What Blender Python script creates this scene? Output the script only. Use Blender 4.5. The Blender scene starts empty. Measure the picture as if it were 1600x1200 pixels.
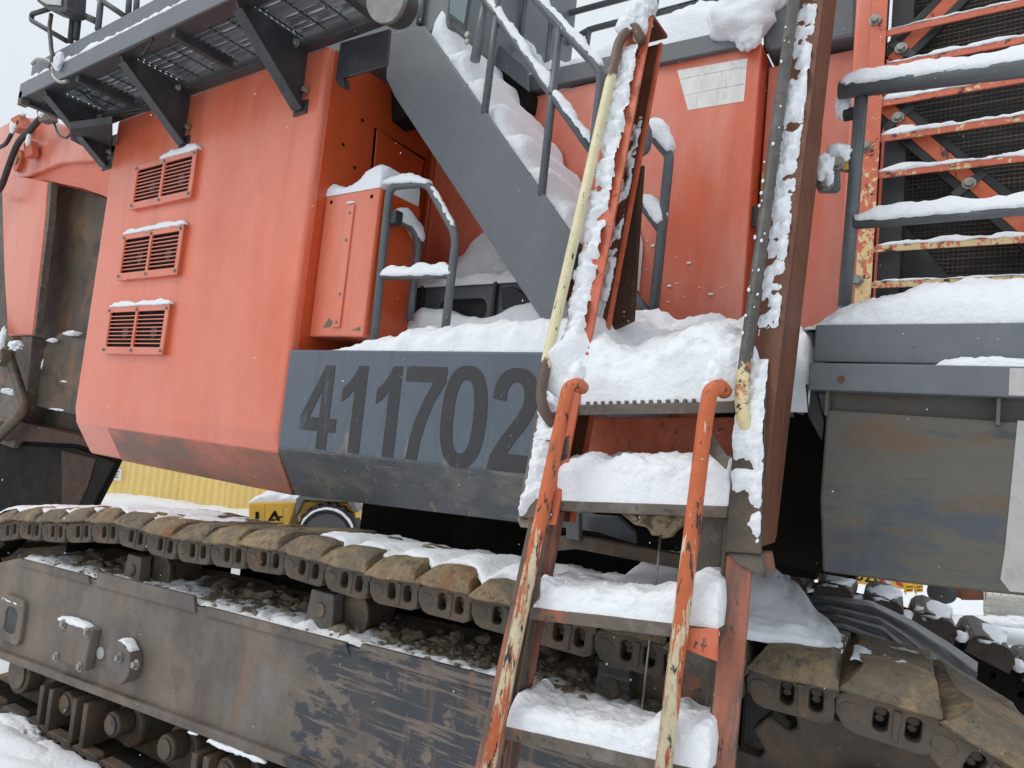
import bpy, bmesh, math, random
from mathutils import Vector, Matrix, noise
import numpy as np
random.seed(7)
scene = bpy.context.scene
col = scene.collection
V = Vector
# ------------------------------------------------------------------ camera
F = 1067.0
EYE = np.array([0.0, 0.0, 1.8])
def cam_axes(vx=(-760, 530), slope=0.1):
    a = np.array([vx[0]-800, vx[1]-600, F]); a /= np.linalg.norm(a)
    n = np.cross(a, np.array([1, slope, 0.0])); n /= np.linalg.norm(n)
    if n[1] > 0: n = -n
    return np.array([-a, np.cross(n, -a), n])
M = cam_axes()
cam = bpy.data.cameras.new('camera'); co = bpy.data.objects.new('camera', cam); col.objects.link(co)
cam.sensor_width = 36; cam.lens = F*36/1600; cam.clip_start = 0.05; cam.clip_end = 3000
R = Matrix(((M[0,0], -M[0,1], -M[0,2]), (M[1,0], -M[1,1], -M[1,2]), (M[2,0], -M[2,1], -M[2,2])))
co.matrix_world = Matrix.Translation(V(EYE)) @ R.to_4x4()
scene.camera = co
scene.render.resolution_x = 1024; scene.render.resolution_y = 768
# ------------------------------------------------------------------ light: overcast snowfall
SUN_EL, SUN_AZ = math.radians(50), math.radians(222)     # azimuth measured from +Y clockwise: behind the camera, a little to the left
w = bpy.data.worlds.new('World'); scene.world = w; w.use_nodes = True
nt = w.node_tree; nt.nodes.clear()
sky = nt.nodes.new('ShaderNodeTexSky'); sky.sky_type = 'NISHITA'; sky.sun_disc = False
sky.sun_elevation = SUN_EL; sky.sun_rotation = SUN_AZ; sky.dust_density = 4.0; sky.ozone_density = 1.0
sc = nt.nodes.new('ShaderNodeVectorMath'); sc.operation = 'SCALE'; sc.inputs['Scale'].default_value = 1.0
mx = nt.nodes.new('ShaderNodeMix'); mx.data_type = 'RGBA'; mx.inputs[0].default_value = 0.88
tc = nt.nodes.new('ShaderNodeTexCoord'); sx_ = nt.nodes.new('ShaderNodeSeparateXYZ'); nt.links.new(tc.outputs['Generated'], sx_.inputs[0])
gr_ = nt.nodes.new('ShaderNodeMapRange'); gr_.inputs[1].default_value = 0; gr_.inputs[2].default_value = 1; gr_.inputs[3].default_value = .95; gr_.inputs[4].default_value = 1.18
nt.links.new(sx_.outputs[2], gr_.inputs[0])                # overcast: brighter overhead than at the horizon
cl = nt.nodes.new('ShaderNodeVectorMath'); cl.operation = 'SCALE'; cl.inputs[0].default_value = (8.2, 8.75, 9.2)
nt.links.new(gr_.outputs[0], cl.inputs['Scale']); nt.links.new(cl.outputs[0], mx.inputs[7])
bg = nt.nodes.new('ShaderNodeBackground'); bg.inputs[1].default_value = 0.1
out = nt.nodes.new('ShaderNodeOutputWorld')
nt.links.new(sky.outputs[0], sc.inputs[0]); nt.links.new(sc.outputs[0], mx.inputs[6])
nt.links.new(mx.outputs[2], bg.inputs[0]); nt.links.new(bg.outputs[0], out.inputs[0])
sl = bpy.data.lights.new('sun', 'SUN'); sl.energy = .9; sl.angle = math.radians(25); sl.color = (1.0, 0.97, 0.93)
so = bpy.data.objects.new('sun', sl); col.objects.link(so)
sd = V((math.sin(SUN_AZ)*math.cos(SUN_EL), math.cos(SUN_AZ)*math.cos(SUN_EL), math.sin(SUN_EL)))
so.rotation_euler = sd.to_track_quat('Z', 'Y').to_euler(); so.location = sd*30
scene.view_settings.view_transform = 'Standard'; scene.view_settings.look = 'None'
scene.view_settings.exposure = 0.0; scene.view_settings.gamma = 1.0
scene.view_settings.use_curve_mapping = False

# ------------------------------------------------------------------ measuring helpers: photo point on a real plane
def ray(px, py): return M @ np.array([(px-800)/F, (py-600)/F, 1.0])
def at(px, py, ax, c):
    r = ray(px, py); return V(EYE + (c-EYE[ax])/r[ax]*r)
def on(px, py, p0, n):
    r = ray(px, py); p0 = np.array(p0); n = np.array(n); return V(EYE + np.dot(p0-EYE, n)/np.dot(r, n)*r)
def Y(px, py, c): return at(px, py, 1, c)
def Xp(px, py, c): return at(px, py, 0, c)
def Z(px, py, c): return at(px, py, 2, c)
TH = math.radians(5)
TU = V((math.cos(TH), math.sin(TH), 0)); TN = V((-math.sin(TH), math.cos(TH), 0)); TP = V((-.8, 2.3, 0))
def T(px, py, off=0): return on(px, py, TP+TN*off, TN)                     # near track, upright plane
def TS(s, off, z): return TP + TU*s + TN*off + V((0, 0, z))        # near track frame coordinates
def L(px, py, off=0): return on(px, py, (0, 2.2+off, 1.93), (0, 1, -.2))   # upper ladder beams
def LL(px, py, off=0): return on(px, py, (0, 2.12+off, 1.93), (0, 1, -.12))  # lower ladder

# ------------------------------------------------------------------ materials
def mat(name, base, rough=.5, var=.12, vs=5, layers=(), bump=0, bs=60, metal=0, spec=.5, coat=0, grime=.10, gs=28):
    m = bpy.data.materials.new(name); m.use_nodes = True
    n = m.node_tree; b = n.nodes['Principled BSDF']; lk = n.links.new
    b.inputs['Metallic'].default_value = metal; b.inputs['Specular IOR Level'].default_value = spec
    b.inputs['Coat Weight'].default_value = coat; b.inputs['Coat Roughness'].default_value = .25
    geo = n.nodes.new('ShaderNodeNewGeometry')
    oi = n.nodes.new('ShaderNodeObjectInfo')
    def nz(scale, st=(1, 1, 1), detail=6, rgh=.6, seed=0.0):
        mp = n.nodes.new('ShaderNodeMapping'); mp.inputs['Scale'].default_value = st; mp.inputs['Location'].default_value = (seed, seed*.7, seed*.3)
        lk(geo.outputs['Position'], mp.inputs[0])
        t = n.nodes.new('ShaderNodeTexNoise'); t.inputs['Scale'].default_value = scale; t.inputs['Detail'].default_value = detail
        t.inputs['Roughness'].default_value = rgh; lk(mp.outputs[0], t.inputs['Vector']); return t.outputs[0]
    def rng(src, a, b_, c, d):
        r = n.nodes.new('ShaderNodeMapRange'); r.inputs[1].default_value = a; r.inputs[2].default_value = b_
        r.inputs[3].default_value = c; r.inputs[4].default_value = d; lk(src, r.inputs[0]); return r.outputs[0]
    def mix(f, a, b_):
        x = n.nodes.new('ShaderNodeMix'); x.data_type = 'RGBA'
        if isinstance(f, float): x.inputs[0].default_value = f
        else: lk(f, x.inputs[0])
        for i, v in ((6, a), (7, b_)):
            if isinstance(v, tuple): x.inputs[i].default_value = (*v, 1)
            else: lk(v, x.inputs[i])
        return x.outputs[2]
    lo = tuple(max(0, c*(1-var)) for c in base); hi = tuple(min(1, c*(1+var)) for c in base)
    c = mix(rng(nz(vs), .3, .7, 0, 1), lo, hi)
    rv = rng(nz(vs*3, seed=5.), .3, .7, rough*.85, min(1, rough*1.15))
    for i, l in enumerate(layers):
        f = nz(l.get('s', 8), l.get('st', (1, 1, 1)), l.get('d', 8), l.get('r', .65), 3.1*(i+1)+l.get('seed', 0))
        if 'g' in l:   # uneven spread along an axis
            ax, a, b_, amt = l['g']
            sp = n.nodes.new('ShaderNodeSeparateXYZ'); lk(geo.outputs['Position'], sp.inputs[0])
            gg = rng(sp.outputs['XYZ'.index(ax)], a, b_, -amt, amt)
            ad = n.nodes.new('ShaderNodeMath'); ad.operation = 'ADD'; lk(f, ad.inputs[0]); lk(gg, ad.inputs[1]); f = ad.outputs[0]
        f = rng(f, l['lo'], l['hi'], 0, l.get('a', 1.0))
        c = mix(f, c, l['c'])
        if 'rough' in l:
            x = n.nodes.new('ShaderNodeMix'); x.data_type = 'FLOAT'; lk(f, x.inputs[0]); lk(rv, x.inputs[2]); x.inputs[3].default_value = l['rough']; rv = x.outputs[0]
    hs = n.nodes.new('ShaderNodeHueSaturation'); lk(c, hs.inputs['Color'])
    mu = n.nodes.new('ShaderNodeMath'); mu.operation = 'MULTIPLY'
    lk(rng(oi.outputs['Random'], 0, 1, .93, 1.07), mu.inputs[0]); lk(rng(nz(gs, detail=10, rgh=.75, seed=11.), .3, .7, 1-grime, 1+grime), mu.inputs[1])
    lk(mu.outputs[0], hs.inputs['Value'])
    lk(hs.outputs[0], b.inputs['Base Color']); lk(rv, b.inputs['Roughness'])
    if bump:
        bp = n.nodes.new('ShaderNodeBump'); bp.inputs['Strength'].default_value = bump; bp.inputs['Distance'].default_value = .02
        lk(nz(bs, detail=8), bp.inputs['Height']); lk(bp.outputs[0], b.inputs['Normal'])
    return m
D = dict
scratch = D(c=(.75, .5, .42), s=7, st=(1, 1, .05), lo=.66, hi=.72, a=.35)
runs = D(c=(.30, .09, .05), s=1.6, st=(3, 3, .22), lo=.56, hi=.80, a=.45, seed=13)
MT = D(
 orange=mat('faded_orange_paint', (.68, .122, .048), .42, .07, 1.2, [
    D(c=(.76, .29, .215), s=1.5, st=(1.2, 1, .4), lo=.40, hi=.60, a=.85, rough=.5), runs,
    D(c=(.58, .075, .02), s=2.2, st=(1, 1, .5), lo=.54, hi=.68, a=.45), scratch,
    D(c=(.06, .04, .03), s=26, lo=.74, hi=.77), D(c=(.16, .06, .03), s=5, st=(3, 3, .3), lo=.68, hi=.76, a=.5)], bump=.03, bs=4, coat=.7, grime=.05),
 faded=mat('sun_faded_orange_paint', (.70, .138, .060), .40, .08, 1.0, [
    D(c=(.74, .235, .155), s=1.1, st=(1.2, 1, .35), lo=.40, hi=.72, a=.85, rough=.52), D(c=(.62, .095, .035), s=1.7, st=(1, 1, .5), lo=.52, hi=.68, a=.6), runs,
    D(c=(.70, .42, .34), s=9, st=(1, 1, .04), lo=.64, hi=.72, a=.3), D(c=(.10, .05, .04), s=24, st=(1, 1, .3), lo=.75, hi=.78), D(c=(.2, .08, .05), s=4, st=(5, 1, .12), lo=.70, hi=.74, a=.5)], bump=.03, bs=4, coat=.7, grime=.05),
 deep=mat('shaded_orange_paint', (.60, .085, .02), .42, .08, 1.5, [  # unfaded orange, darkened for flanks turned away from the light
    D(c=(.60, .12, .05), s=2.0, st=(1, 1, .4), lo=.5, hi=.75, a=.5), runs, scratch, D(c=(.05, .03, .02), s=30, lo=.73, hi=.76)], bump=.03, bs=4, coat=.4, grime=.05),
 worn=mat('worn_orange_paint', (.53, .11, .045), .5, .15, 6, [
    D(c=(.62, .2, .12), s=9, lo=.48, hi=.65, a=.5), D(c=(.06, .04, .03), s=38, st=(1, 1, .4), lo=.60, hi=.64),
    D(c=(.10, .045, .025), s=7, st=(1, 1, .35), lo=.60, hi=.70, a=.8)], bump=.15, bs=50),
 scuffed=mat('scuffed_dirty_orange', (.46, .16, .105), .6, .15, 4, [
    D(c=(.17, .125, .10), s=4, st=(.5, 1, 1.3), lo=.38, hi=.62, a=.85), D(c=(.2, .16, .13), s=22, st=(.25, 1, 1), lo=.58, hi=.66, a=.8)], bump=.1),
 flake=mat('orange_flaking_to_cream', (.60, .15, .085), .5, .1, 7, [
    D(c=(.74, .56, .29), s=34, st=(1, 1, .7), lo=.55, hi=.57, g=('Z', 3.7, 2.6, .11)), D(c=(.07, .035, .02), s=19, lo=.60, hi=.63)], bump=.2, bs=50),
 cream=mat('cream_paint_nicked', (.74, .66, .42), .5, .08, 8, [
    D(c=(.62, .22, .1), s=14, st=(1, 1, .3), lo=.66, hi=.70, a=.8), D(c=(.05, .045, .04), s=34, st=(1.6, 1, .45), lo=.62, hi=.65),
    D(c=(.13, .085, .06), s=18, st=(1, 1, .5), lo=.62, hi=.66, g=('Z', 2.30, 2.02, .5)), D(c=(.16, .10, .07), s=16, lo=.6, hi=.66, g=('Z', 3.2, 3.45, .4))], bump=.15, bs=50),
 hand=mat('orange_over_cream_rail', (.60, .14, .045), .45, .1, 7, [
    D(c=(.74, .64, .42), s=11, st=(2.6, 2.6, .35), lo=.535, hi=.57, g=('Z', 1.95, 1.2, .1)), D(c=(.60, .14, .05), s=26, st=(2, 2, .6), lo=.56, hi=.6, a=.8),
    D(c=(.035, .032, .03), s=30, st=(1.7, 1.7, .45), lo=.585, hi=.615), D(c=(.2, .08, .04), s=9, st=(2, 2, .3), lo=.56, hi=.66, a=.6)], bump=.2, bs=60),
 grey=mat('slate_grey_paint', (.132, .145, .158), .42, .08, 2, [
    D(c=(.17, .18, .19), s=3, st=(1, 1, .3), lo=.52, hi=.75, a=.5), D(c=(.06, .062, .065), s=14, lo=.66, hi=.72, a=.6), D(c=(.3, .3, .3), s=60, st=(1, 1, .4), lo=.71, hi=.74, a=.6)], bump=.05, bs=20),
 panel=mat('blue_grey_paint', (.098, .118, .148), .4, .08, 2, [
    D(c=(.16, .18, .2), s=4, st=(1, 1, .15), lo=.55, hi=.75, a=.5), D(c=(.36, .38, .4), s=42, lo=.70, hi=.73, a=.7), D(c=(.24, .21, .17), s=9, st=(1.0, 1, .35), lo=.62, hi=.68, a=.8, g=('Z', 1.85, 1.62, .10)), D(c=(.06, .07, .09), s=5, st=(3, 3, .12), lo=.55, hi=.7, a=.5)], bump=.05, bs=20),
 skirt=mat('scraped_grey_skirt', (.10, .108, .118), .6, .12, 3, [
    D(c=(.22, .20, .165), s=5, st=(.7, 1, 1.4), lo=.50, hi=.68, a=.75), D(c=(.27, .23, .18), s=18, st=(1, 1, .16), lo=.6, hi=.68, a=.7), D(c=(.3, .3, .3), s=30, st=(.1, 1, 1.5), lo=.62, hi=.66, a=.5)], bump=.12),
 dark=mat('dark_grey_steel', (.035, .037, .04), .5, .2, 4, [D(c=(.09, .085, .08), s=6, lo=.5, hi=.7, a=.6), D(c=(.25, .25, .25), s=40, lo=.72, hi=.74, a=.4)], bump=.06),
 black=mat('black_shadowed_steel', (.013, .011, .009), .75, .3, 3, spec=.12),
 number=mat('charcoal_lettering', (.033, .034, .037), .55, .06, 5, [D(c=(.09, .105, .13), s=9, st=(1, 1, .25), lo=.60, hi=.68, a=.7), D(c=(.2, .18, .15), s=34, st=(1, 1, .2), lo=.66, hi=.69, a=.8), D(c=(.1, .11, .12), s=40, lo=.7, hi=.73, a=.6)]),
 rail=mat('grey_rail_paint', (.105, .115, .125), .4, .1, 8, [D(c=(.17, .18, .19), s=10, lo=.55, hi=.7, a=.5), D(c=(.12, .07, .04), s=24, lo=.68, hi=.72, a=.7)], bump=.05),
 railold=mat('weathered_rail', (.075, .068, .062), .45, .2, 12, [D(c=(.15, .14, .13), s=18, lo=.5, hi=.65, a=.6), D(c=(.5, .2, .09), s=22, lo=.55, hi=.6, g=('Z', 2.4, 1.85, .25)), D(c=(.7, .58, .32), s=26, lo=.55, hi=.6, g=('Z', 2.3, 1.95, .2)), D(c=(.04, .035, .03), s=30, lo=.62, hi=.66)], bump=.2),
 brown=mat('rust_brown_steel', (.155, .054, .026), .6, .15, 5, [D(c=(.22, .11, .06), s=26, st=(2, 2, .12), lo=.58, hi=.68, a=.6), D(c=(.07, .03, .02), s=12, st=(2, 2, .15), lo=.5, hi=.68, a=.7)], bump=.15),
 board=mat('dark_brown_board', (.05, .026, .018), .65, .2, 5, spec=.2, layers=[D(c=(.1, .05, .03), s=20, st=(2, 2, .12), lo=.52, hi=.68, a=.8)], bump=.15),
 stringer=mat('dirty_pink_orange_steel', (.36, .125, .075), .55, .15, 5, [D(c=(.12, .09, .07), s=4, st=(3, 3, .35), lo=.42, hi=.56, a=.95), D(c=(.5, .22, .15), s=7, st=(2, 2, .3), lo=.56, hi=.66, a=.6), D(c=(.04, .03, .025), s=22, st=(1, 1, .4), lo=.6, hi=.64)], bump=.15),
 tread=mat('muddy_tread_steel', (.125, .10, .08), .65, .2, 9, [D(c=(.22, .2, .18), s=12, lo=.5, hi=.66, a=.7), D(c=(.4, .12, .05), s=5, lo=.60, hi=.66, a=.7), D(c=(.05, .04, .035), s=25, lo=.58, hi=.66, a=.8)], bump=.2),
 frame=mat('worn_track_frame', (.145, .12, .10), .62, .14, 3, [
    D(c=(.24, .175, .125), s=3.2, st=(1, 1, .5), lo=.48, hi=.66, a=.7), D(c=(.21, .21, .215), s=4, st=(1, 1, .3), lo=.5, hi=.7, a=.6, seed=9),
    D(c=(.040, .045, .054), s=4.2, st=(.6, 1, 1), lo=.50, hi=.53, g=('X', -3.3, -1.3, .2), a=.95), D(c=(.19, .15, .12), s=26, st=(.10, .5, 1.6), lo=.55, hi=.60, a=.8, g=('X', -3.2, -1.4, .08)), D(c=(.19, .135, .10), s=3, st=(1.6, 2, .5), lo=.57, hi=.63, a=.7, seed=31), D(c=(.075, .065, .06), s=2.2, st=(1, 1, .8), lo=.5, hi=.62, a=.6, seed=41), D(c=(.24, .22, .2), s=40, st=(.2, 1, 1.3), lo=.66, hi=.70, a=.6),
    D(c=(.25, .14, .08), s=5, st=(2, 2, .2), lo=.58, hi=.7, a=.6), D(c=(.06, .05, .045), s=30, lo=.66, hi=.72, a=.6)], bump=.15, bs=40),
 link=mat('muddy_link_steel', (.085, .067, .05), .6, .2, 6, [D(c=(.17, .10, .055), s=7, lo=.48, hi=.66, a=.7), D(c=(.05, .045, .04), s=14, lo=.5, hi=.66, a=.7), D(c=(.24, .18, .11), s=20, lo=.63, hi=.7, a=.5)], bump=.3, bs=45),
 shoe=mat('muddy_track_shoe', (.265, .19, .105), .75, .2, 5, [D(c=(.145, .12, .085), s=5, lo=.44, hi=.54, a=.9), D(c=(.26, .115, .04), s=4, lo=.57, hi=.63, a=.75), D(c=(.09, .075, .055), s=26, lo=.56, hi=.64, a=.8), D(c=(.33, .26, .16), s=18, lo=.6, hi=.68, a=.7, seed=5)], bump=1.0, bs=34, grime=.25),
 mud=mat('frozen_mud', (.27, .225, .165), .9, .25, 14, [D(c=(.32, .275, .21), s=20, lo=.5, hi=.65, a=.7), D(c=(.10, .085, .065), s=9, lo=.55, hi=.65, a=.6)], bump=.7, bs=50),
 roller=mat('rusty_roller', (.11, .085, .065), .5, .2, 8, [D(c=(.22, .15, .09), s=10, lo=.48, hi=.64, a=.7), D(c=(.04, .04, .045), s=8, lo=.56, hi=.64, a=.7)], bump=.2),
 grease=mat('greasy_dark_steel', (.075, .055, .036), .5, .3, 2.5, [D(c=(.24, .10, .04), s=1.8, lo=.5, hi=.66, a=.7), D(c=(.02, .017, .014), s=3, lo=.5, hi=.62, a=.8, seed=4), D(c=(.8, .82, .86), s=40, lo=.70, hi=.715, a=.9), D(c=(.10, .085, .06), s=14, lo=.58, hi=.7, a=.6)], bump=.2),
 box=mat('stained_blue_grey_steel', (0.068, 0.078, 0.092), .5, .1, 3, [
    D(c=(0.112, 0.102, 0.080), s=2.2, st=(.8, 1, 2.6), lo=.44, hi=.52, a=.95), D(c=(0.136, 0.080, 0.040), s=2.6, st=(.5, 1, 2.6), lo=.53, hi=.60, a=.8, seed=8), D(c=(0.040, 0.053, 0.076), s=3.0, st=(.5, 1, 2.8), lo=.54, hi=.59, a=.7, seed=21), D(c=(0.160, 0.152, 0.136), s=3, st=(1, 1, 1), lo=.5, hi=.7, a=.6, g=('X', -.2, -.45, .1)),
    D(c=(0.240, 0.240, 0.232), s=50, st=(.5, 1, 1), lo=.70, hi=.73, a=.6)], bump=.08),
 seal=mat('black_rubber', (.015, .016, .017), .5, .2, 10),
 core=mat('radiator_core', (.05, .043, .032), .8, .2, 6, [D(c=(.075, .065, .045), s=14, st=(1, 1, 4), lo=.5, hi=.66, a=.8)]),
 rustdark=mat('dark_rusty_shoe', (.05, .036, .028), .6, .2, 6, [D(c=(.11, .06, .035), s=7, lo=.5, hi=.64, a=.7), D(c=(.6, .62, .65), s=9, lo=.62, hi=.66, a=.8)], bump=.4),
 zinc=mat('zinc_bolt', (.35, .34, .31), .4, .15, 30, [D(c=(.12, .1, .08), s=60, lo=.5, hi=.65, a=.6)], metal=.6),
 white=mat('white_sticker', (.82, .82, .79), .5, .04, 5, [D(c=(.55, .54, .5), s=6, st=(1, 1, .3), lo=.55, hi=.7, a=.6), D(c=(.4, .4, .38), s=3, st=(1, 1, 8), lo=.50, hi=.505, a=.0)]),
 crackline=mat('sticker_crack', (.62, .62, .60), .7),
 tape=mat('reflective_tape', (.47, .46, .44), .35, .06, 4, [D(c=(.3, .29, .27), s=8, lo=.58, hi=.7, a=.6)]),
 lens=mat('lamp_lens', (.5, .5, .48), .15, .1, 8), steel=mat('bare_steel', (.3, .29, .27), .35, .2, 20, metal=.8),
 hose=mat('black_hose', (.025, .023, .022), .5, .2, 20), cabglass=mat('cab_window_glass', (.13, .2, .21), .08, .1, 1, spec=.8),
 sheet=mat('crumpled_grey_sheet', (.23, .23, .24), .45, .15, 4, [D(c=(.10, .10, .105), s=5, st=(1, 4, 1), lo=.5, hi=.62, a=.7), D(c=(.3, .3, .3), s=24, st=(.3, 1, 1), lo=.6, hi=.7, a=.5)], bump=.15),
 yellow=mat('yellow_corrugated_paint', (.90, .68, .25), .55, .08, 1.2, [D(c=(.84, .68, .36), s=1.5, st=(2, 2, .3), lo=.5, hi=.7, a=.6)]),
 yel=mat('machine_yellow', (.66, .40, .05), .45, .08, 3), red=mat('red_stripe', (.45, .03, .03), .5),
 tyre=mat('tyre_rubber', (.035, .035, .037), .8, .2, 10, bump=.2), rim=mat('grey_rim', (.09, .09, .095), .5),
 plastic=mat('milky_plastic', (.62, .61, .54), .5, .05, 4), cage=mat('galvanised_cage', (.4, .41, .41), .4, .1, 10, metal=.3),
 rust=mat('rusty_iron', (.16, .06, .03), .7, .25, 10, bump=.3), ochre=mat('dirty_cream_steel', (.42, .33, .18), .6, .15, 12, [D(c=(.1, .07, .05), s=16, lo=.52, hi=.6, a=.9)], bump=.2),
)
def snow_mat(name, base, bump, rough=.95):
    m = bpy.data.materials.new(name); m.use_nodes = True; n = m.node_tree; b = n.nodes['Principled BSDF']
    b.inputs['Base Color'].default_value = (*base, 1); b.inputs['Roughness'].default_value = rough; b.inputs['Specular IOR Level'].default_value = .15
    g = n.nodes.new('ShaderNodeNewGeometry'); prev = None
    for s, d, st in ((14, .03, .35), (55, .010, .55), (190, .004, .6)):
        t = n.nodes.new('ShaderNodeTexNoise'); t.inputs['Scale'].default_value = s; t.inputs['Detail'].default_value = 5; n.links.new(g.outputs['Position'], t.inputs['Vector'])
        p = n.nodes.new('ShaderNodeBump'); p.inputs['Strength'].default_value = st*bump; p.inputs['Distance'].default_value = d
        n.links.new(t.outputs[0], p.inputs['Height'])
        if prev: n.links.new(prev.outputs[0], p.inputs['Normal'])
        prev = p
    n.links.new(prev.outputs[0], b.inputs['Normal']); return m
SNOW = snow_mat('fresh_snow', (.86, .88, .91), .95)
SNOWG = snow_mat('ground_snow', (.82, .84, .87), .5)
snow_smooth = snow_mat('settled_snow', (.84, .865, .91), .35)

# ------------------------------------------------------------------ object helpers
WL = {}
def tag(o, label=None, cat=None, group=None, kind=None):
    if label: o['label'] = label
    if cat: o['category'] = cat
    if group: o['group'] = group
    if kind: o['kind'] = kind
    return o
def place(o, parent=None, world=V((0, 0, 0))):
    col.objects.link(o)
    WL[o.name] = V(world)
    if parent is not None:
        o.parent = parent; o.location = V(world)-WL[parent.name]
    else: o.location = world
    return o
def thing(name, loc, label, cat, group=None):
    o = bpy.data.objects.new(name, None); o.empty_display_size = .2
    place(o, None, V(loc)); return tag(o, label, cat, group)
def inst(name, me, parent, world, rot=None):
    o = bpy.data.objects.new(name, me); place(o, parent, world)
    if rot is not None: o.rotation_euler = rot
    return o
def mesh(vs, fs, m, smooth=False, name='m'):
    me = bpy.data.meshes.new(name); me.from_pydata([tuple(v) for v in vs], [], fs)
    for mm in (m if isinstance(m, (list, tuple)) else [m]): me.materials.append(mm)
    bm = bmesh.new(); bm.from_mesh(me); bmesh.ops.remove_doubles(bm, verts=bm.verts, dist=1e-6); bmesh.ops.recalc_face_normals(bm, faces=bm.faces); bm.to_mesh(me); bm.free()
    if smooth: me.shade_smooth()
    return me
def recenter(me):
    """origin at the middle of the base"""
    c = np.array([v.co for v in me.vertices]); 
    b = V(((c[:, 0].min()+c[:, 0].max())/2, (c[:, 1].min()+c[:, 1].max())/2, c[:, 2].min()))
    me.transform(Matrix.Translation(-b)); return b
def obj(name, me, parent=None, label=None, cat=None, group=None, kind=None):
    b = V((0, 0, 0))
    if parent is None: b = recenter(me)
    return tag(place(bpy.data.objects.new(name, me), parent, b), label, cat, group, kind)
def join(parts, m=None):
    """parts: list of meshes -> one mesh (first mesh's materials unless m)"""
    bm = bmesh.new(); mats = []
    for p in parts:
        k = len(bm.faces); bm.from_mesh(p); bm.faces.ensure_lookup_table()
        mm = p.materials[0]
        if mm not in mats: mats.append(mm)
        for f in bm.faces[k:]: f.material_index = mats.index(mm)
    me = bpy.data.meshes.new('j'); bm.to_mesh(me); bm.free()
    for q in ([m] if m else mats): me.materials.append(q)
    return me
def bevel(me, w_=.006, seg=2, ang=30):
    bm = bmesh.new(); bm.from_mesh(me)
    es = [e for e in bm.edges if len(e.link_faces) == 2 and e.calc_face_angle(0) > math.radians(ang)]
    if es: bmesh.ops.bevel(bm, geom=es, offset=w_, segments=seg, affect='EDGES', profile=.5, clamp_overlap=True)
    for f in bm.faces: f.smooth = False
    bm.to_mesh(me); bm.free(); return me
def prism(pts, vec, m, bev=.004):
    pts = [V(p) for p in pts]; vec = V(vec); n = len(pts)
    vs = pts+[p+vec for p in pts]
    fs = [list(range(n)), list(range(2*n-1, n-1, -1))]+[[i, (i+1) % n, n+(i+1) % n, n+i] for i in range(n)]
    me = mesh(vs, fs, m)
    return bevel(me, bev) if bev else me
def box(a, b, m, bev=.004):
    a, b = V(a), V(b)
    return prism([(a.x, a.y, a.z), (b.x, a.y, a.z), (b.x, a.y, b.z), (a.x, a.y, b.z)], (0, b.y-a.y, 0), m, bev)
def fillet(pts, f, k=5):
    pts = [V(p) for p in pts]; out = [pts[0]]
    for i in range(1, len(pts)-1):
        a, b, c = pts[i-1], pts[i], pts[i+1]
        d = min(f, (a-b).length*.45, (c-b).length*.45)
        p, q = b+(a-b).normalized()*d, b+(c-b).normalized()*d
        for j in range(k+1):
            t = j/k; out.append(p*(1-t)**2+b*2*t*(1-t)+q*t*t)
    return out+[pts[-1]]
def frames(pts):
    ts = []
    for i in range(len(pts)):
        a = pts[max(0, i-1)]; b = pts[min(len(pts)-1, i+1)]; ts.append((b-a).normalized())
    up = V((0, 0, 1)) if abs(ts[0].z) < .9 else V((1, 0, 0))
    n = (up-ts[0]*up.dot(ts[0])).normalized(); out = []
    for t in ts:
        n = (n-t*n.dot(t)).normalized(); out.append((t, n, t.cross(n)))
    return out
def tube(pts, r, m, f=.06, seg=14, cap=True):
    P_ = fillet(pts, f); fr = frames(P_); vs = []; fs = []
    for p, (t, n, b) in zip(P_, fr):
        for k in range(seg):
            a = 2*math.pi*k/seg; vs.append(p+(n*math.cos(a)+b*math.sin(a))*r)
    for i in range(len(P_)-1):
        for k in range(seg):
            fs.append([i*seg+k, i*seg+(k+1) % seg, (i+1)*seg+(k+1) % seg, (i+1)*seg+k])
    if cap: fs += [list(range(seg))[::-1], [(len(P_)-1)*seg+k for k in range(seg)]]
    me = mesh(vs, fs, m)
    for p in me.polygons: p.use_smooth = len(p.vertices) == 4
    return me
def cyl(c, axis, r, h, m, seg=24, bev=.004):
    c = V(c); ax = V(axis).normalized(); u = ax.orthogonal().normalized(); v = ax.cross(u)
    me = prism([c+(u*math.cos(2*math.pi*k/seg)+v*math.sin(2*math.pi*k/seg))*r for k in range(seg)], ax*h, m, 0)
    if bev: bevel(me, bev, 2, 40)
    return me
def plate(outline, holes, th, m, bev=.004, rounds=0):
    """flat plate in local XZ, thickness along +Y, with real holes"""
    cu = bpy.data.curves.new('c', 'CURVE'); cu.dimensions = '2D'; cu.fill_mode = 'BOTH'; cu.extrude = th/2; cu.bevel_depth = bev; cu.bevel_resolution = 1
    cu.offset = -bev
    for ps in [outline]+list(holes):
        s = cu.splines.new('POLY'); s.points.add(len(ps)-1); s.use_cyclic_u = True
        for i, p in enumerate(ps): s.points[i].co = (p[0], p[1], 0, 1)
    o = bpy.data.objects.new('c', cu); me = bpy.data.meshes.new_from_object(o)
    bpy.data.objects.remove(o); bpy.data.curves.remove(cu)
    me.transform(Matrix.Translation((0, th/2, 0)) @ Matrix.Rotation(math.pi/2, 4, 'X'))
    me.materials.clear(); me.materials.append(m)
    return me
def rrect(x0, z0, x1, z1, r, k=4):
    o = []
    for cx, cz, a in ((x1-r, z1-r, 0), (x0+r, z1-r, 90), (x0+r, z0+r, 180), (x1-r, z0+r, 270)):
        for i in range(k+1):
            t = math.radians(a+90*i/k); o.append((cx+r*math.cos(t), cz+r*math.sin(t)))
    return o
def fbm(p, s, o=4): return noise.fractal(V(p)*s, .9, 2.0, o)
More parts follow.
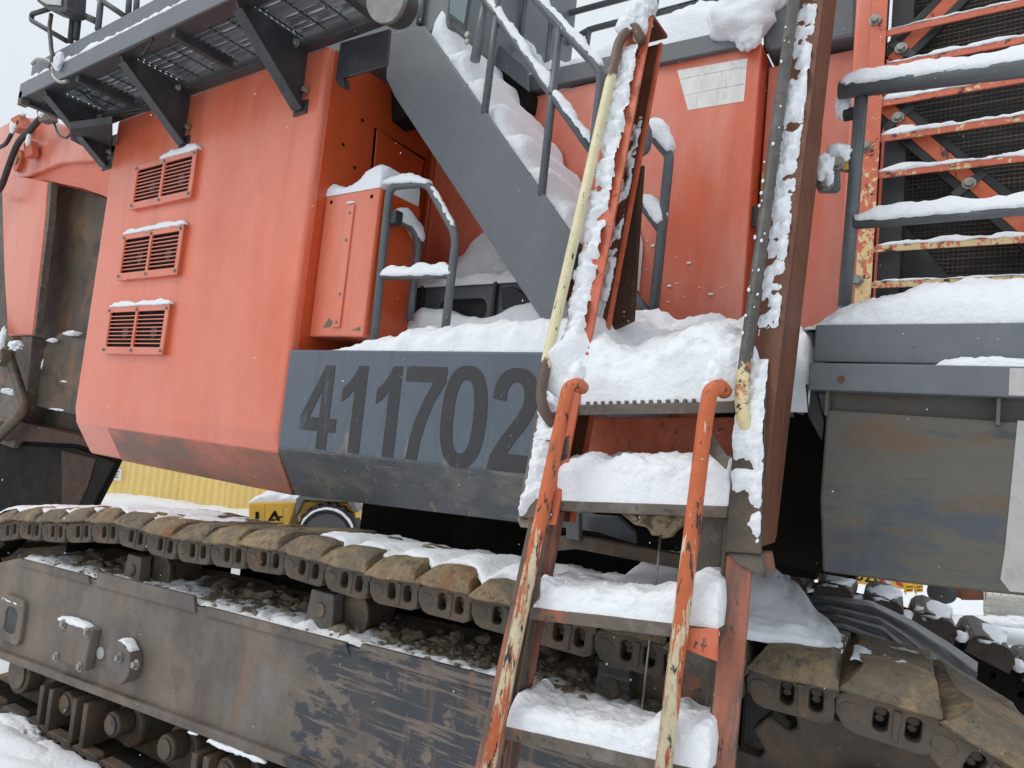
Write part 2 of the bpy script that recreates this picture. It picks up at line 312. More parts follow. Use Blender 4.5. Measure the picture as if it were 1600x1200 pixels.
def text(s, size, m, th=.002):
    cu = bpy.data.curves.new('t', 'FONT'); cu.body = s; cu.size = size; cu.extrude = th; cu.align_x = 'CENTER'
    o = bpy.data.objects.new('t', cu); me = bpy.data.meshes.new_from_object(o); bpy.data.objects.remove(o); bpy.data.curves.remove(cu)
    me.transform(Matrix.Rotation(math.pi/2, 4, 'X')); me.materials.clear(); me.materials.append(m); return me
# snow ---------------------------------------------------------------
def snow_obj(name, me, label, m=SNOW):
    me.materials.clear(); me.materials.append(m); me.shade_smooth()
    return obj(name, me, None, label, 'snow', None, 'stuff')
def resample(pts, step):
    pts = [V(p) for p in pts]; out = []
    tot = 0
    for a, b in zip(pts, pts[1:]):
        n = max(1, int(round((b-a).length/step)))
        for i in range(n): out.append((a.lerp(b, i/n)))
    return out+[pts[-1]]
def interp(xs, t):
    k = t*(len(xs)-1); i = min(int(k), len(xs)-2); f = k-i; f = f*f*(3-2*f)*.5+f*.5
    return xs[i]*(1-f)+xs[i+1]*f
def snow_rail(path, r, h, wv=None, f=.06, rag=.3, taper=True):
    """cap of snow along the upper side of a tube"""
    P_ = resample(fillet(path, f), .02); n = len(P_); vs = []; fs = []; K = 10
    for i, p in enumerate(P_):
        a = P_[max(0, i-1)]; b = P_[min(n-1, i+1)]; t = (b-a).normalized()
        side = t.cross(V((0, 0, 1)))
        side = side.normalized() if side.length > .05 else V((1, 0, 0))
        up = side.cross(t).normalized()
        if up.z < 0: up = -up
        e = min(1, min(i, n-1-i)/4+.12) if taper else 1
        e = math.sqrt(max(.02, e))
        hh = h*e*(1+rag*1.6*fbm(p+V((3, 1, 7)), 9, 3)); ww = (wv or r*1.05)*(.75+.25*e)*(1+rag*.5*fbm(p, 11, 2))
        for k in range(K+1):
            an = math.pi*(-.06+1.12*k/K)
            q = p+side*math.cos(an)*ww+up*(r*.35+max(-.3, math.sin(an))*(hh+r*.55) )
            q += V((fbm(q, 30, 3), fbm(q+V((5, 5, 5)), 30, 3), fbm(q+V((9, 1, 2)), 30, 3)))*.006
            vs.append(q)
    for i in range(n-1):
        for k in range(K): fs.append([i*(K+1)+k, i*(K+1)+k+1, (i+1)*(K+1)+k+1, (i+1)*(K+1)+k])
        fs.append([i*(K+1)+K, i*(K+1), (i+1)*(K+1), (i+1)*(K+1)+K])
    fs += [list(range(K+1)), [(n-1)*(K+1)+k for k in range(K+1)]]
    return mesh(vs, fs, SNOW, True)
def snow_bank(front, hs, back, over=.0, amp=.02, step=.025, hb=None, sharp=.55, ns=7, nv=26, et=.06):
    """bank: front = polyline of its front foot, hs = heights along it, back = polyline of the rear foot, hb = heights at the rear"""
    A = resample(front, step); n = len(A); Bp = [V(p) for p in back]; vs = []; fs = []
    hb = hb or hs
    for i, a in enumerate(A):
        t = i/(n-1)
        k = t*(len(Bp)-1); j = min(int(k), len(Bp)-2); b = Bp[j].lerp(Bp[j+1], k-j)
        h0 = interp(hs, t); h1 = interp(hb, t)
        e = max(.0, min(1, t/et, (1-t)/et)); e = .55+.45*math.sqrt(max(0, 1-(1-e)**2)); h0 *= e; h1 *= e
        for v in range(nv+1):
            q = v/nv
            if q < .5:                      # front face, rounded over
                an = q/.5*math.pi/2; dd = (1-math.cos(an)); z = math.sin(an)**sharp
                fr = .0+.22*dd; z *= h0
            else:
                fr = .22+.78*(q-.5)/.5; s_ = (q-.5)/.5; z = h0*(1-s_)+h1*s_
            p = a.lerp(b, fr); p = p+V((0, 0, z)); d = (b-a); d.z = 0
            d = d.normalized() if d.length else V((0, 1, 0))
            nn = (d*-math.cos(min(q, .5)*math.pi)+V((0, 0, 1))*math.sin(min(q, .5)*math.pi))
            fade = min(1, q*7+.15)
            x = amp*fade*(fbm(p, ns, 4)+.5*abs(fbm(p+V((4, 4, 4)), ns*3.1, 3)))+.0035*fade*fbm(p, 60, 2)
            p = p+nn*x-d*over*math.sin(min(1, q*2)*math.pi)
            vs.append(p)
        
    W = nv+1
    for i in range(n-1):
        for v in range(nv): fs.append([i*W+v, i*W+v+1, (i+1)*W+v+1, (i+1)*W+v])
    # closed ends
    for i in (0, n-1):
        b0 = len(vs); base = A[i].z
        for v in range(W): vs.append(V((vs[i*W+v].x, vs[i*W+v].y, min(base, vs[i*W+v].z))))
        for v in range(nv): fs.append([i*W+v, i*W+v+1, b0+v+1, b0+v])
    return mesh(vs, fs, SNOW, True)
def snow_patch(c00, c10, c11, c01, thr, amp, res=.009, s=16, grad=None, seed=0, nrm=None, edge=.1):
    """snow stuck in ragged patches on a face"""
    c00, c10, c11, c01 = map(V, (c00, c10, c11, c01))
    nu = max(3, int((c10-c00).length/res)); nv = max(3, int((c01-c00).length/res))
    nn = V(nrm).normalized() if nrm is not None else (c10-c00).cross(c01-c00).normalized()
    hs = {}; vs = []; fs = []
    for i in range(nu+1):
        for j in range(nv+1):
            u, v = i/nu, j/nv
            p = c00.lerp(c10, u).lerp(c01.lerp(c11, u), v)
            e = min(1, min(u, 1-u)/edge)
            val = fbm(p+V((seed, seed*2, seed*3)), s, 5)+.45*fbm(p+V((seed+9, 2, 3)), s*.3, 2)-thr-(1-e)*.35
            if grad: val += grad(v)
            h = max(-.6, min(1, val*1.5))
            hs[i, j] = h+.5; x = amp*abs(h)**.75*(1+.45*fbm(p, s*2.2, 3)+.5*abs(fbm(V((p.x, p.y, p.z*2.2)), s*3.2, 2))) if h > 0 else .012*h
            vs.append(p+nn*(x-.0005))
    for i in range(nu):
        for j in range(nv):
            if max(hs[i, j], hs[i+1, j], hs[i, j+1], hs[i+1, j+1]) > 0:
                a = i*(nv+1)+j; fs.append([a, a+1, a+nv+2, a+nv+1])
    me = mesh(vs, fs, SNOW, True)
    bm = bmesh.new(); bm.from_mesh(me); bmesh.ops.delete(bm, geom=[v for v in bm.verts if not v.link_faces], context='VERTS'); bm.to_mesh(me); bm.free()
    return me
def lump(c, r, sq=(1, 1, 1), m=SNOW, seed=0, amp=.35, sub=3, s=2.2):
    bm = bmesh.new(); bmesh.ops.create_icosphere(bm, subdivisions=sub, radius=1)
    for v in bm.verts:
        d = 1+amp*noise.fractal(v.co*s+V((seed*3.1, seed, -seed)), .8, 2, 4)
        v.co = V((v.co.x*sq[0], v.co.y*sq[1], v.co.z*sq[2]))*d*r+V(c)
    me = bpy.data.meshes.new('l'); bm.to_mesh(me); bm.free(); me.materials.append(m); me.shade_smooth(); return me
def bolt_mesh(r, h, m=MT['zinc']):
    return join([cyl((0, 0, 0), (0, -1, 0), r*1.25, h*.35, m, 14, .001), cyl((0, -h*.3, 0), (0, -1, 0), r*.85, h, m, 6, .0015)])
BOLT = bolt_mesh(.013, .013); BIG = bolt_mesh(.021, .02)

# ================================================================== GROUND AND BACKDROP
def ground():
    vs = []; fs = []
    xs = sorted(set([round(-400+i*20, 3) for i in range(41)]+[round(-14+i*.5, 3) for i in range(57)])); ys = sorted(set([round(-100+i*20, 3) for i in range(41)]+[round(-4+i*.5, 3) for i in range(61)]))
    for x in xs:
        for y in ys:
            z = -.37+.10*noise.noise(V((x*.5, y*.5, 0)))+.05*noise.noise(V((x*1.7, y*1.7, 3)))
            vs.append((x, y, z))
    ny = len(ys)
    for i in range(len(xs)-1):
        for j in range(ny-1): fs.append([i*ny+j, (i+1)*ny+j, (i+1)*ny+j+1, i*ny+j+1])
    return mesh(vs, fs, SNOWG, True)
o = tag(place(bpy.data.objects.new('snowy_ground', ground())), 'trampled snow covering the yard ground', None, None, 'structure')
def far(px, py, dist):
    r = V(ray(px, py)); r.normalize(); return V(EYE)+r*dist
# yellow corrugated wall
a = far(-40, 770, 17.5); b = far(640, 812, 15.0); a.z = b.z = -.4
wall = thing('corrugated_wall', ((a+b)/2), 'pale yellow corrugated metal wall behind the excavator tracks', 'wall')
d = (b-a); d.z = 0; Lw = d.length; d.normalize(); nrm = V((d.y, -d.x, 0)); nrm = nrm if nrm.y < 0 else -nrm
npan = 9; pw = Lw/npan
for k in range(npan):
    vs = []; fs = []; nseg = 28
    for i in range(nseg+1):
        s_ = k*pw+(pw+.03)*i/nseg; ph = (i % 4); o_ = (0, .0, .022, .022)[ph]
        for z in (.12, 3.6): vs.append(a+d*s_+nrm*(o_+.01*(k % 2))+V((0, 0, z)))
    for i in range(nseg): fs.append([2*i, 2*i+2, 2*i+3, 2*i+1])
    obj('wall_panel', mesh(vs, fs, MT['yellow']), wall)
sg = a+d*(.30*Lw)+nrm*.06
pp = on(177, 741, a+nrm*.06, nrm)
obj('sign_plate', prism([pp+d*-.16+V((0, 0, -.12)), pp+d*.16+V((0, 0, -.12)), pp+d*.16+V((0, 0, .12)), pp+d*-.16+V((0, 0, .12))], nrm*.01, MT['white'], 0), wall)
for dz, w_ in ((.06, .12), (.0, .10), (-.05, .11)):
    obj('sign_line', prism([pp+nrm*.012+d*-w_+V((0, 0, dz-.012)), pp+nrm*.012+d*w_+V((0, 0, dz-.012)), pp+nrm*.012+d*w_+V((0, 0, dz+.012)), pp+nrm*.012+d*-w_+V((0, 0, dz+.012))], nrm*.002, MT['panel'], 0), wall)
bank = [a+nrm*.7+d*(Lw*i/8)+V((0, 0, .0)) for i in range(9)]
snow_obj('snow_bank', snow_bank(bank, [.22, .3, .26, .3, .24, .2, .26, .22, .2], [p-nrm*.75 for p in bank], amp=.05, step=.15, ns=2), 'low snow bank along the foot of the yellow wall', snow_smooth)

# yellow wheeled machine in the gap under the skirt
fn = V(ray(480, 800)); fn.z = 0; fn.normalize()
c0 = far(480, 800, 13.0); q0 = (c0.x, c0.y, 0); fn2 = (fn+V((.35, -.05, 0))).normalized()
def B(px, py, off=0): return on(px, py, V(q0)+fn2*off, fn2)
ld = thing('wheeled_machine', (c0.x, c0.y, -.37), 'yellow wheeled machine with black triangle emblem behind the tracks', 'loader')
obj('engine_cover', prism([B(388, 786), B(464, 784), B(448, 830), B(438, 860), B(388, 860)], fn2*1.0, MT['yel'], .03), ld)
obj('side_panel', prism([B(466, 783, .02), B(556, 786, .02), B(556, 830, .02), B(466, 860, .02)], fn2*.9, MT['yel'], .02), ld)
obj('fender', prism([B(462, 780, -.15), B(470, 773, -.15), B(548, 776, -.15), B(560, 800, -.15), B(553, 800, -.15), B(543, 784, -.15), B(474, 781, -.15), B(462, 806, -.15)], fn2*.5, MT['grey'], .01), ld)
for x0, x1, y0, y1 in ((391, 413, 790, 816), (416, 442, 791, 822)):
    pd = obj('door', prism([B(x0, y0, -.012), B(x1, y0-1, -.012), B(x1-1, y1+1, -.012), B(x0, y1, -.012)], fn2*.012, MT['yel'], .003), ld)
obj('handle', prism([B(399, 800, -.03), B(404, 800, -.03), B(404, 811, -.03), B(399, 811, -.03)], fn2*.015, MT['black'], .002), ld)
for tri in ([(428, 798), (432, 803), (424, 811), (431, 811), (430, 814), (418, 814)], [(430, 797), (438, 814), (433, 814), (427, 802)], [(436, 806), (443, 808), (436, 810)]):
    obj('emblem', prism([B(x, y, -.020) for x, y in tri], fn2*.006, MT['black'], 0), ld)
obj('emblem_text', prism([B(415, 816.5, -.02), B(442, 817, -.02), B(442, 818.5, -.02), B(415, 818, -.02)], fn2*.006, MT['black'], 0), ld)
wc = B(510, 838, -.15); wax = fn2
wh = obj('wheel', cyl(wc, wax, .56, .5, MT['tyre'], 40, .05), ld)
obj('rim', cyl(wc-wax*.03, wax, .40, .1, MT['rim'], 32, .01), wh)
us = wax.cross(V((0, 0, 1))).normalized(); lug = []
for k in range(22):
    t = 2*math.pi*k/22; e = us*math.cos(t)+V((0, 0, 1))*math.sin(t); g = us*-math.sin(t)+V((0, 0, 1))*math.cos(t); c_ = wc+e*.55-wax*.02
    lug.append(prism([c_-g*.035-e*.03, c_+g*.035-e*.03, c_+g*.025+e*.035, c_-g*.025+e*.035], wax*.3, MT['tyre'], 0))
obj('tread_lugs', join(lug), wh)
rim_sn = []
for k in range(26):
    t = math.radians(20+140*k/25); rim_sn.append(wc-wax*.02+(us*math.cos(t)+V((0, 0, 1))*math.sin(t))*.47)
obj('snow_ring', snow_rail(rim_sn, .02, .02, .045, taper=True), ld, kind='stuff')
cover = [B(388, 787, .05), B(425, 785.5, .05), B(466, 784, .05)]
snow_obj('snow_cap', snow_bank(cover, [.08, .14, .2, .24, .1, .16, .1], [p+fn2*.9 for p in cover], amp=.04, step=.04, ns=5), 'thick snow cap on the yellow wheeled machine cover', snow_smooth)

# distant yard on the right, seen under the steel box
fr_ = V(ray(1450, 920)); fr_.z = 0; fr_.normalize(); c1 = far(1450, 920, 12.0)
def C(px, py, off=0): return on(px, py, V((c1.x, c1.y, 0))+fr_*off, fr_)
tr = thing('yellow_truck', (c1.x-1.2, c1.y, -.3), 'yellow truck bumper with dark unit number and red and white stripe', 'truck')
obj('bumper', prism([C(1240, 800), C(1440, 800), C(1440, 922), C(1398, 920), C(1308, 908), C(1240, 905)], fr_*.8, MT['yel'], .02), tr)
tx = text('48-620', .26, MT['black']); ang = math.atan2(fr_.x, fr_.y)
p_ = C(1337, 906, -.01); o = inst('unit_number', tx, tr, p_, (0, 0, -ang))
for i, (x0, m_) in enumerate(((1371, 'red'), (1381, 'tape'), (1398, 'red'))):
    obj('stripe', prism([C(x0, 901+i*3.2, -.012), C(x0+10, 904+i*3.2, -.012), C(x0+14, 911+i*3, -.012), C(x0+4, 908+i*3, -.012)], fr_*.01, MT[m_], 0), tr)
for i, x0 in enumerate((1412, 1428)):
    for dy in (0, 5, 10): obj('step', prism([C(x0, 914+dy, -.3), C(x0+14, 913+dy, -.3), C(x0+14, 915+dy, -.3), C(x0, 916+dy, -.3)], fr_*.2, MT['yel'], 0), tr)
    obj('step_post', prism([C(x0+2, 912, -.3), C(x0+4, 912, -.3), C(x0+4, 930, -.3), C(x0+2, 930, -.3)], fr_*.05, MT['yel'], 0), tr)
wv = C(1466, 926, .3); obj('wheel', cyl(wv, fr_+V((.4, 0, 0)), .17, .25, MT['tyre'], 28, .03), tr)
it = thing('storage_tank', (c1.x+1.0, c1.y, -.35), 'white plastic storage tank in a grey wire cage', 'tank')
obj('tank_body', prism([C(1541, 926, .5), C(1700, 936, .5), C(1700, 992, .5), C(1541, 973, .5)], fr_*.8, MT['plastic'], .04), it)
for i in range(12):
    x = 1538+i*13; obj('cage_bar', tube([C(x, 924+(x-1538)*.06, .42), C(x, 976+(x-1538)*.11, .42)], .008, MT['cage'], seg=6), it)
for t in (0, .22, .43, .64, .83, 1): obj('cage_bar', tube([C(1537, 924+51*t, .43), C(1700, 934+58*t, .43)], .008, MT['cage'], seg=6), it)
sc_ = thing('scrap_iron', (c1.x+.4, c1.y, -.3), 'rusty iron scrap beam lying in the snowy yard', 'scrap')
obj('beam', prism([C(1485, 916, .6), C(1536, 918, .6), C(1538, 938, .6), C(1508, 938, .6), C(1484, 930, .6)], fr_*.3, MT['rust'], .02), sc_)
obj('rib', prism([C(1500, 922, .58), C(1504, 922, .58), C(1506, 938, .58), C(1502, 938, .58)], fr_*.05, MT['rust'], .01), sc_)
hp = [lump(C(1420+i*16+random.uniform(-4, 4), 972+random.uniform(-4, 8), .4), random.uniform(.08, .16), (1.8, 1, .5), SNOW, i, .3) for i in range(12)]
snow_obj('snow_heap', join(hp), 'rounded snow heaps in the yard beside the caged tank', snow_smooth)

# ================================================================== EXCAVATOR UPPER STRUCTURE
YF = 2.6; X0, X1 = -6.05, -3.42
ex = thing('mining_excavator', (-3.0, 3.6, 1.35), 'orange and grey mining excavator upper body lettered 411702', 'excavator')
def part(n, me, p=None, label=None, kind=None): return obj(n, me, p or ex, label, None, None, kind)
def profile_x(prof, x0, x1, m, bev=.02, prof1=None):
    p1 = prof1 or prof; n = len(prof)
    vs = [V((x0, y, z)) for y, z in prof]+[V((x1, y, z)) for y, z in p1]
    fs = [list(range(n)), list(range(2*n-1, n-1, -1))]+[[i, (i+1) % n, n+(i+1) % n, n+i] for i in range(n)]
    me = mesh(vs, fs, m); return bevel(me, bev, 3, 20) if bev else me
# cab base: front wall with two bends, dark right flank
prof = [(YF, 4.13), (YF, 1.70), (YF+.022, 1.585), (YF+.17, 1.335), (3.62, 1.335), (3.62, 4.13)]
cb = part('cab_base', profile_x(prof, X0, X1, MT['faded'], .03))
cb_l = part('scraped_belly', profile_x([(YF+.02, 1.578), (YF+.168, 1.328), (3.6, 1.328), (3.6, 1.578)], -5.52, X1-.012, MT['scuffed'], .008,
            [(YF+.016, 1.582), (YF+.160, 1.326), (3.6, 1.326), (3.6, 1.582)]), None, 'scraped dirty orange belly edge')
# flank sheet of shade-darkened orange + hatch
fl = part('flank_wall', prism([(X1, YF+.06, 1.6), (X1, 3.66, 1.6), (X1, 3.66, 4.12), (X1, YF+.06, 4.12)], (.006, 0, 0), MT['deep'], 0))
hatch = [Xp(588, 202, X1+.006), Xp(661, 251, X1+.006), Xp(640, 410, X1+.006), Xp(570, 410, X1+.006)]
part('hatch', prism(hatch, (.012, 0, 0), MT['deep'], .004), fl)
part('hatch_gap', prism([Xp(585, 199, X1+.006), Xp(664, 248, X1+.006), Xp(643, 412, X1+.006), Xp(566, 412, X1+.006)], (.003, 0, 0), MT['black'], 0), fl)
for px, py in ((566, 188), (554, 262), (536, 226)):
    p = Xp(px, py, X1+.006); part('flank_hole', cyl(p, (1, 0, 0), .012, .003, MT['black'], 14, 0), fl)
part('flank_step', prism([Xp(610, 130, X1+.02), Xp(640, 150, X1+.02), Xp(660, 200, X1+.02), Xp(632, 206, X1+.02), Xp(612, 190, X1+.02)], (.15, 0, 0), MT['black'], .01))
# recess rear wall
part('recess_post', box((X1+.02, 3.60, 2.2), (X1+.06, 3.668, 4.1), MT['deep'], .01))
# louvre vents
def vent(tl, trr, br_, bl):
    a, b, c, d_ = [Y(*q, YF) for q in (tl, trr, br_, bl)]
    x0, x1 = (a.x+d_.x)/2, (b.x+c.x)/2; z1, z0 = (a.z+b.z)/2, (c.z+d_.z)/2
    W_, H = x1-x0, z1-z0; f = .02*W_+.03
    me = plate([(0, 0), (W_, 0), (W_, H), (0, H)], [rrect(f, .055, W_/2-.015, H-.045, .010), rrect(W_/2+.015, .055, W_-f, H-.045, .010)], .012, MT['faded'], .003)
    v = tag(place(bpy.data.objects.new('louvre_vent', me), ex, V((x0, YF-.032, z0))), None)
    part('vent_box', join([box((x0+.004, YF-.020, z0+.004), (x1-.004, YF+.001, z0+.02), MT['faded'], 0), box((x0+.004, YF-.020, z1-.02), (x1-.004, YF+.001, z1-.004), MT['faded'], 0),
         box((x0+.004, YF-.020, z0+.02), (x0+.02, YF+.001, z1-.02), MT['faded'], 0), box((x1-.02, YF-.020, z0+.02), (x1-.004, YF+.001, z1-.02), MT['faded'], 0)]), v)
    part('vent_dark_back', box((x0+.02, YF-.008, z0+.02), (x1-.02, YF-.003, z1-.02), MT['black'], 0), v)  # flat plate, blackened to give the shade of a deep opening
    nsl = 8; zz0, zz1 = .055, H-.045
    for side in (0, 1):
        xa, xb = ((f, W_/2-.015), (W_/2+.015, W_-f))[side]
        sm = prism([(0, 0, .001), (0, .006, 0), (0, .008, .002), (0, .006, .007), (0, 0, .008)], (xb-xa, 0, 0), MT['faded'], 0)
        for k in range(nsl):
            z = zz0+(zz1-zz0)*(k+1)/(nsl+1)-.006
            inst('slat', sm, v, V((x0+xa, YF-.030, z0+z)))
        xm = (xa+xb)/2+.02
        part('nut', cyl((x0+xm+.02, YF-.003, z0+H*.46), (0, -1, 0), .045, .012, MT['dark'], 16, .003), v)
    for bx in (.03, W_/2, W_-.03):
        for bz in (.03, H-.03): inst('bolt', BOLT, v, V((x0+bx, YF-.032, z0+bz)))
    sp = [V((x0+.02, YF-.02, z1)), V((x0+W_*.5, YF-.02, z1)), V((x1, YF-.02, z1))]
    return v, x0, x1, z1
VENTS = [vent((218, 262), (316, 234), (303, 314), (209, 327)), vent((200, 370), (297, 350), (281, 431), (187, 440)), vent((177, 483), (274, 474), (259, 555), (165, 554))]
for (v, x0, x1, z1), (u0, h), lb in zip(VENTS, ((.42, .05), (.02, .035), (.02, .03)), ('top louvre', 'middle louvre', 'bottom louvre')):
    xs = x0+(x1-x0)*u0
    snow_obj('vent_snow', snow_rail([V((xs, YF-.02, z1+.002)), V(((xs+x1)/2, YF-.02, z1+.002)), V((x1+.01, YF-.02, z1+.002))], .004, h, .024), 'thin snow line on the upper edge of the '+lb+' vent')
# small side box on the flank
bx_tl, bx_tr, bx_br, bx_bl = [Y(*q, 2.72) for q in ((498, 313), (594, 300), (563, 518), (469, 518))]
YB = 2.72; xb1 = (Y(597, 300, YB).x+Y(564, 518, YB).x)/2; zb0, zb1 = 2.30, 3.19
SBD = Xp(655, 345, xb1).y-YB; print('side box depth', SBD)
sb = part('side_box', prism([(X1+.007, YB, zb0), (xb1, YB, zb0), (xb1, YB, zb1), (X1+.007, YB, zb1)], (0, SBD, 0), MT['faded'], .012))
part('side_box_flank', prism([(xb1, YB+.02, zb0+.02), (xb1, YB+SBD-.01, zb0+.02), (xb1, YB+SBD-.01, zb1-.01), (xb1, YB+.02, zb1-.01)], (.005, 0, 0), MT['deep'], 0), sb)
h0, h1 = Y(553, 320, YB), Y(524, 512, YB); hx = (h0.x+h1.x)/2
part('hinge_strip', box((hx-.035, YB-.012, h1.z), (hx+.03, YB, h0.z), MT['faded'], .004), sb)
for q in ((556, 331), (549, 374), (530, 459), (523, 503)): p = Y(*q, YB-.012); inst('bolt', BOLT, sb, V((hx, YB-.012, p.z)), None).scale = (.6, .6, .6)
for q in ((518, 316), (581, 307)): p = Y(*q, YB); part('bolt_hole', cyl((p.x, YB-.001, p.z), (0, -1, 0), .012, .002, MT['black'], 12, 0), sb)
for q in ((601, 325), (593, 381), (582, 455), (573, 512)):
    p = Xp(*q, xb1+.005); inst('bolt', BOLT, sb, V((xb1+.005, YB+.06, p.z)), (0, 0, math.pi/2))
for c_ in ([(505, 512), (514, 497), (520, 503), (516, 511)], [(548, 516), (563, 510), (563, 517)]):
    part('bare_patch', prism([Y(*q, YB-.0005) for q in c_], (0, -.001, 0), MT['frame'], 0), sb)
# deck panel lettered 411702
YP = 2.592; xp0, xp1 = -3.408, -1.36
p0 = [(YP, 2.2), (YP, 1.612), (YP+.175, 1.335), (3.5, 1.335), (3.5, 2.2)]; p1 = [(YP, 2.205), (YP, 1.665), (YP+.175, 1.435), (3.5, 1.435), (3.5, 2.205)]
dp = part('deck_panel', profile_x(p0, xp0, xp1, MT['panel'], .012, p1))
part('skirt', profile_x([(YP-.003, 1.608), (YP+.172, 1.331), (3.4, 1.331), (3.4, 1.608)], xp0+.002, xp1, MT['skirt'], .006, [(YP-.003, 1.661), (YP+.172, 1.431), (3.4, 1.431), (3.4, 1.661)]), dp)
def dig(kind, xl, xr, zb, zt):
    W_, H = xr-xl, zt-zb
    def ell(cx, cz, rx, rz, a0, a1, k=18, pw=2.5):
        o = []
        for i in range(k+1):
            t = math.radians(a0+(a1-a0)*i/k); c_, s_ = math.cos(t), math.sin(t)
            o.append((cx+rx*math.copysign(abs(c_)**(2/pw), c_), cz+rz*math.copysign(abs(s_)**(2/pw), s_)))
        return o
    holes = []
    if kind == '1': out_ = [(.52, 0), (1, 0), (1, 1), (.62, 1), (.45, .89), (.24, .80), (0, .73), (0, .57), (.28, .63), (.52, .73)]
    elif kind == '4': out_ = [(.52, 0), (.80, 0), (.80, .21), (1, .21), (1, .37), (.80, .37), (.80, 1), (.56, 1), (0, .38), (0, .21), (.52, .21)]; holes = [[(.25, .37), (.52, .37), (.52, .70)]]
    elif kind == '7': out_ = [(.20, 0), (.48, 0), (.53, .22), (.62, .42), (.76, .62), (1, .84), (1, 1), (0, 1), (0, .835), (.70, .835), (.50, .64), (.34, .42), (.25, .22)]
    elif kind == '0': out_ = ell(.5, .5, .5, .5, 0, 354, 40); holes = [ell(.5, .5, .22, .36, 0, 352, 36)]
    else:
        out_ = [(0, 0), (1, 0), (1, .165), (.42, .165), (.55, .27)]+[(.72, .38), (.88, .50), (.97, .62), (1.0, .72)]+ell(.5, .70, .5, .30, 8, 180, 22, 2.3)+[(0, .69), (.30, .67)]+ell(.5, .71, .2, .15, 170, 0, 14, 2.2)+[(.68, .64), (.60, .55), (.45, .44), (.22, .28), (.06, .14)]
    out_ = [(x*W_, z*H) for x, z in out_]; holes = [[(x*W_, z*H) for x, z in h] for h in holes]
    me = plate(out_, holes, .0015, MT['number'], .0003)
    return tag(place(bpy.data.objects.new('number_digit', me), dp, V((xl, YP-.0022, zb))))
for kd, a_, b_ in (('4', (467, 675), (526, 655)), ('1', (532, 640), (572, 610)), ('1', (586, 640), (626, 610)), ('7', (634, 600), (697, 600)), ('0', (690, 645), (761, 645)), ('2', (767, 660), (838, 660))):
    xl, xr = Y(*a_, YP).x, Y(*b_, YP).x
    zc = (xl+xr)/2; zz = 1.632+(zc+3.4)/2.0*.025
    dig(kd, xl, xr, zz-(.012 if kd == '0' else 0), zz+.475+(.008 if kd == '0' else 0))
part('deck_floor', box((xp0, YP+.03, 2.15), (-1.36, 3.66, 2.19), MT['grey'], 0))
# belly plates / slew ring
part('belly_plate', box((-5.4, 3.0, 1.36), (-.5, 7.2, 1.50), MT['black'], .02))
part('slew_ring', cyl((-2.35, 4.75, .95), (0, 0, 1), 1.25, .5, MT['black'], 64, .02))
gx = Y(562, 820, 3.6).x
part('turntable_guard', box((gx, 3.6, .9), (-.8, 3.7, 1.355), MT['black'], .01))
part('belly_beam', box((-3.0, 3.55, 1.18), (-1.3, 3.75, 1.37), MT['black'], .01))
# deck handrail loop
H1 = [Y(583, 540, 2.75), Y(609, 291, 2.75), Y(668, 286, 2.75), Y(713, 368, 2.75), Y(695, 520, 2.75)]
hr = part('deck_handrail', tube(H1, .0235, MT['rail'], .07))
H2 = [Y(598, 432, 2.75), Y(707, 430, 2.75)]; part('mid_rail', tube(H2, .02, MT['rail']), hr)
G1 = [Xp(*q, xb1+.07) for q in ((614, 344), (640, 350), (655, 378), (648, 430), (640, 500))]
gr = part('grab_rail', tube(G1, .023, MT['rail'], .12)); part('grab_clamp', box(G1[0]+V((-.03, -.03, -.03)), G1[0]+V((.05, .03, .05)), MT['dark'], .006), gr)
# step block with a slot behind the handrail
k0, k1 = Y(628, 470, 3.3), Y(840, 455, 3.3)
stp = plate([(0, 0), (1.05, 0), (1.05, .26), (0, .26)], [rrect(.33, .03, .72, .17, .06)], .03, MT['grey'], .004)
sbk = tag(place(bpy.data.objects.new('step_block', stp), ex, V((k0.x, 3.3, 2.475))))
part('block_core', box((k0.x+.02, 3.36, 2.2), (k0.x+1.03, 3.60, 2.72), MT['dark'], 0), sbk)
for dx in (.05, .19, .78): part('block_rib', box((k0.x+dx, 3.26, 2.49), (k0.x+dx+.022, 3.298, 2.735), MT['dark'], .003), sbk)
part('black_clip', prism([Y(783, 448, 3.2), Y(800, 446, 3.2), Y(832, 470, 3.2), Y(826, 490, 3.2), Y(783, 482, 3.2)], (0, .08, 0), MT['seal'], .01))
# ------------------------------------------------ staircase
YS = 2.86
sta = tag(place(bpy.data.objects.new('staircase', prism([Y(*q, YS) for q in ((607, 52), (663, 40), (898, 372), (868, 530), (848, 503), (616, 150), (603, 122))], (0, .03, 0), MT['grey'], .006)), ex), None)
a, b = Y(663, 40, YS), Y(898, 372, YS); n_st = 7
part('far_stringer', prism([Y(*q, YS)+V((0, .78, 0)) for q in ((607, 52), (663, 40), (898, 372), (868, 530), (848, 503), (616, 150), (603, 122))], (0, .03, 0), MT['grey'], .006), sta)
tr_me = box((-.13, .035, -.02), (.13, .775, .012), MT['dark'], .004)
STEPS = []
for k in range(n_st):
    t = (k+.6)/n_st; p = a.lerp(b, t)+V((-.06, 0, -.10)); STEPS.append(p)
    inst('stair_tread', tr_me, sta, V((p.x, YS, p.z)))
# landing bracket
part('landing_bracket', prism([Y(*q, 2.62) for q in ((531, 66), (609, 44), (604, 102), (523, 126))], (0, .02, 0), MT['dark'], .008))
part('bracket_foot', prism([Y(*q, 2.60) for q in ((523, 124), (536, 121), (538, 136), (530, 134))], (0, .05, 0), MT['dark'], .003))
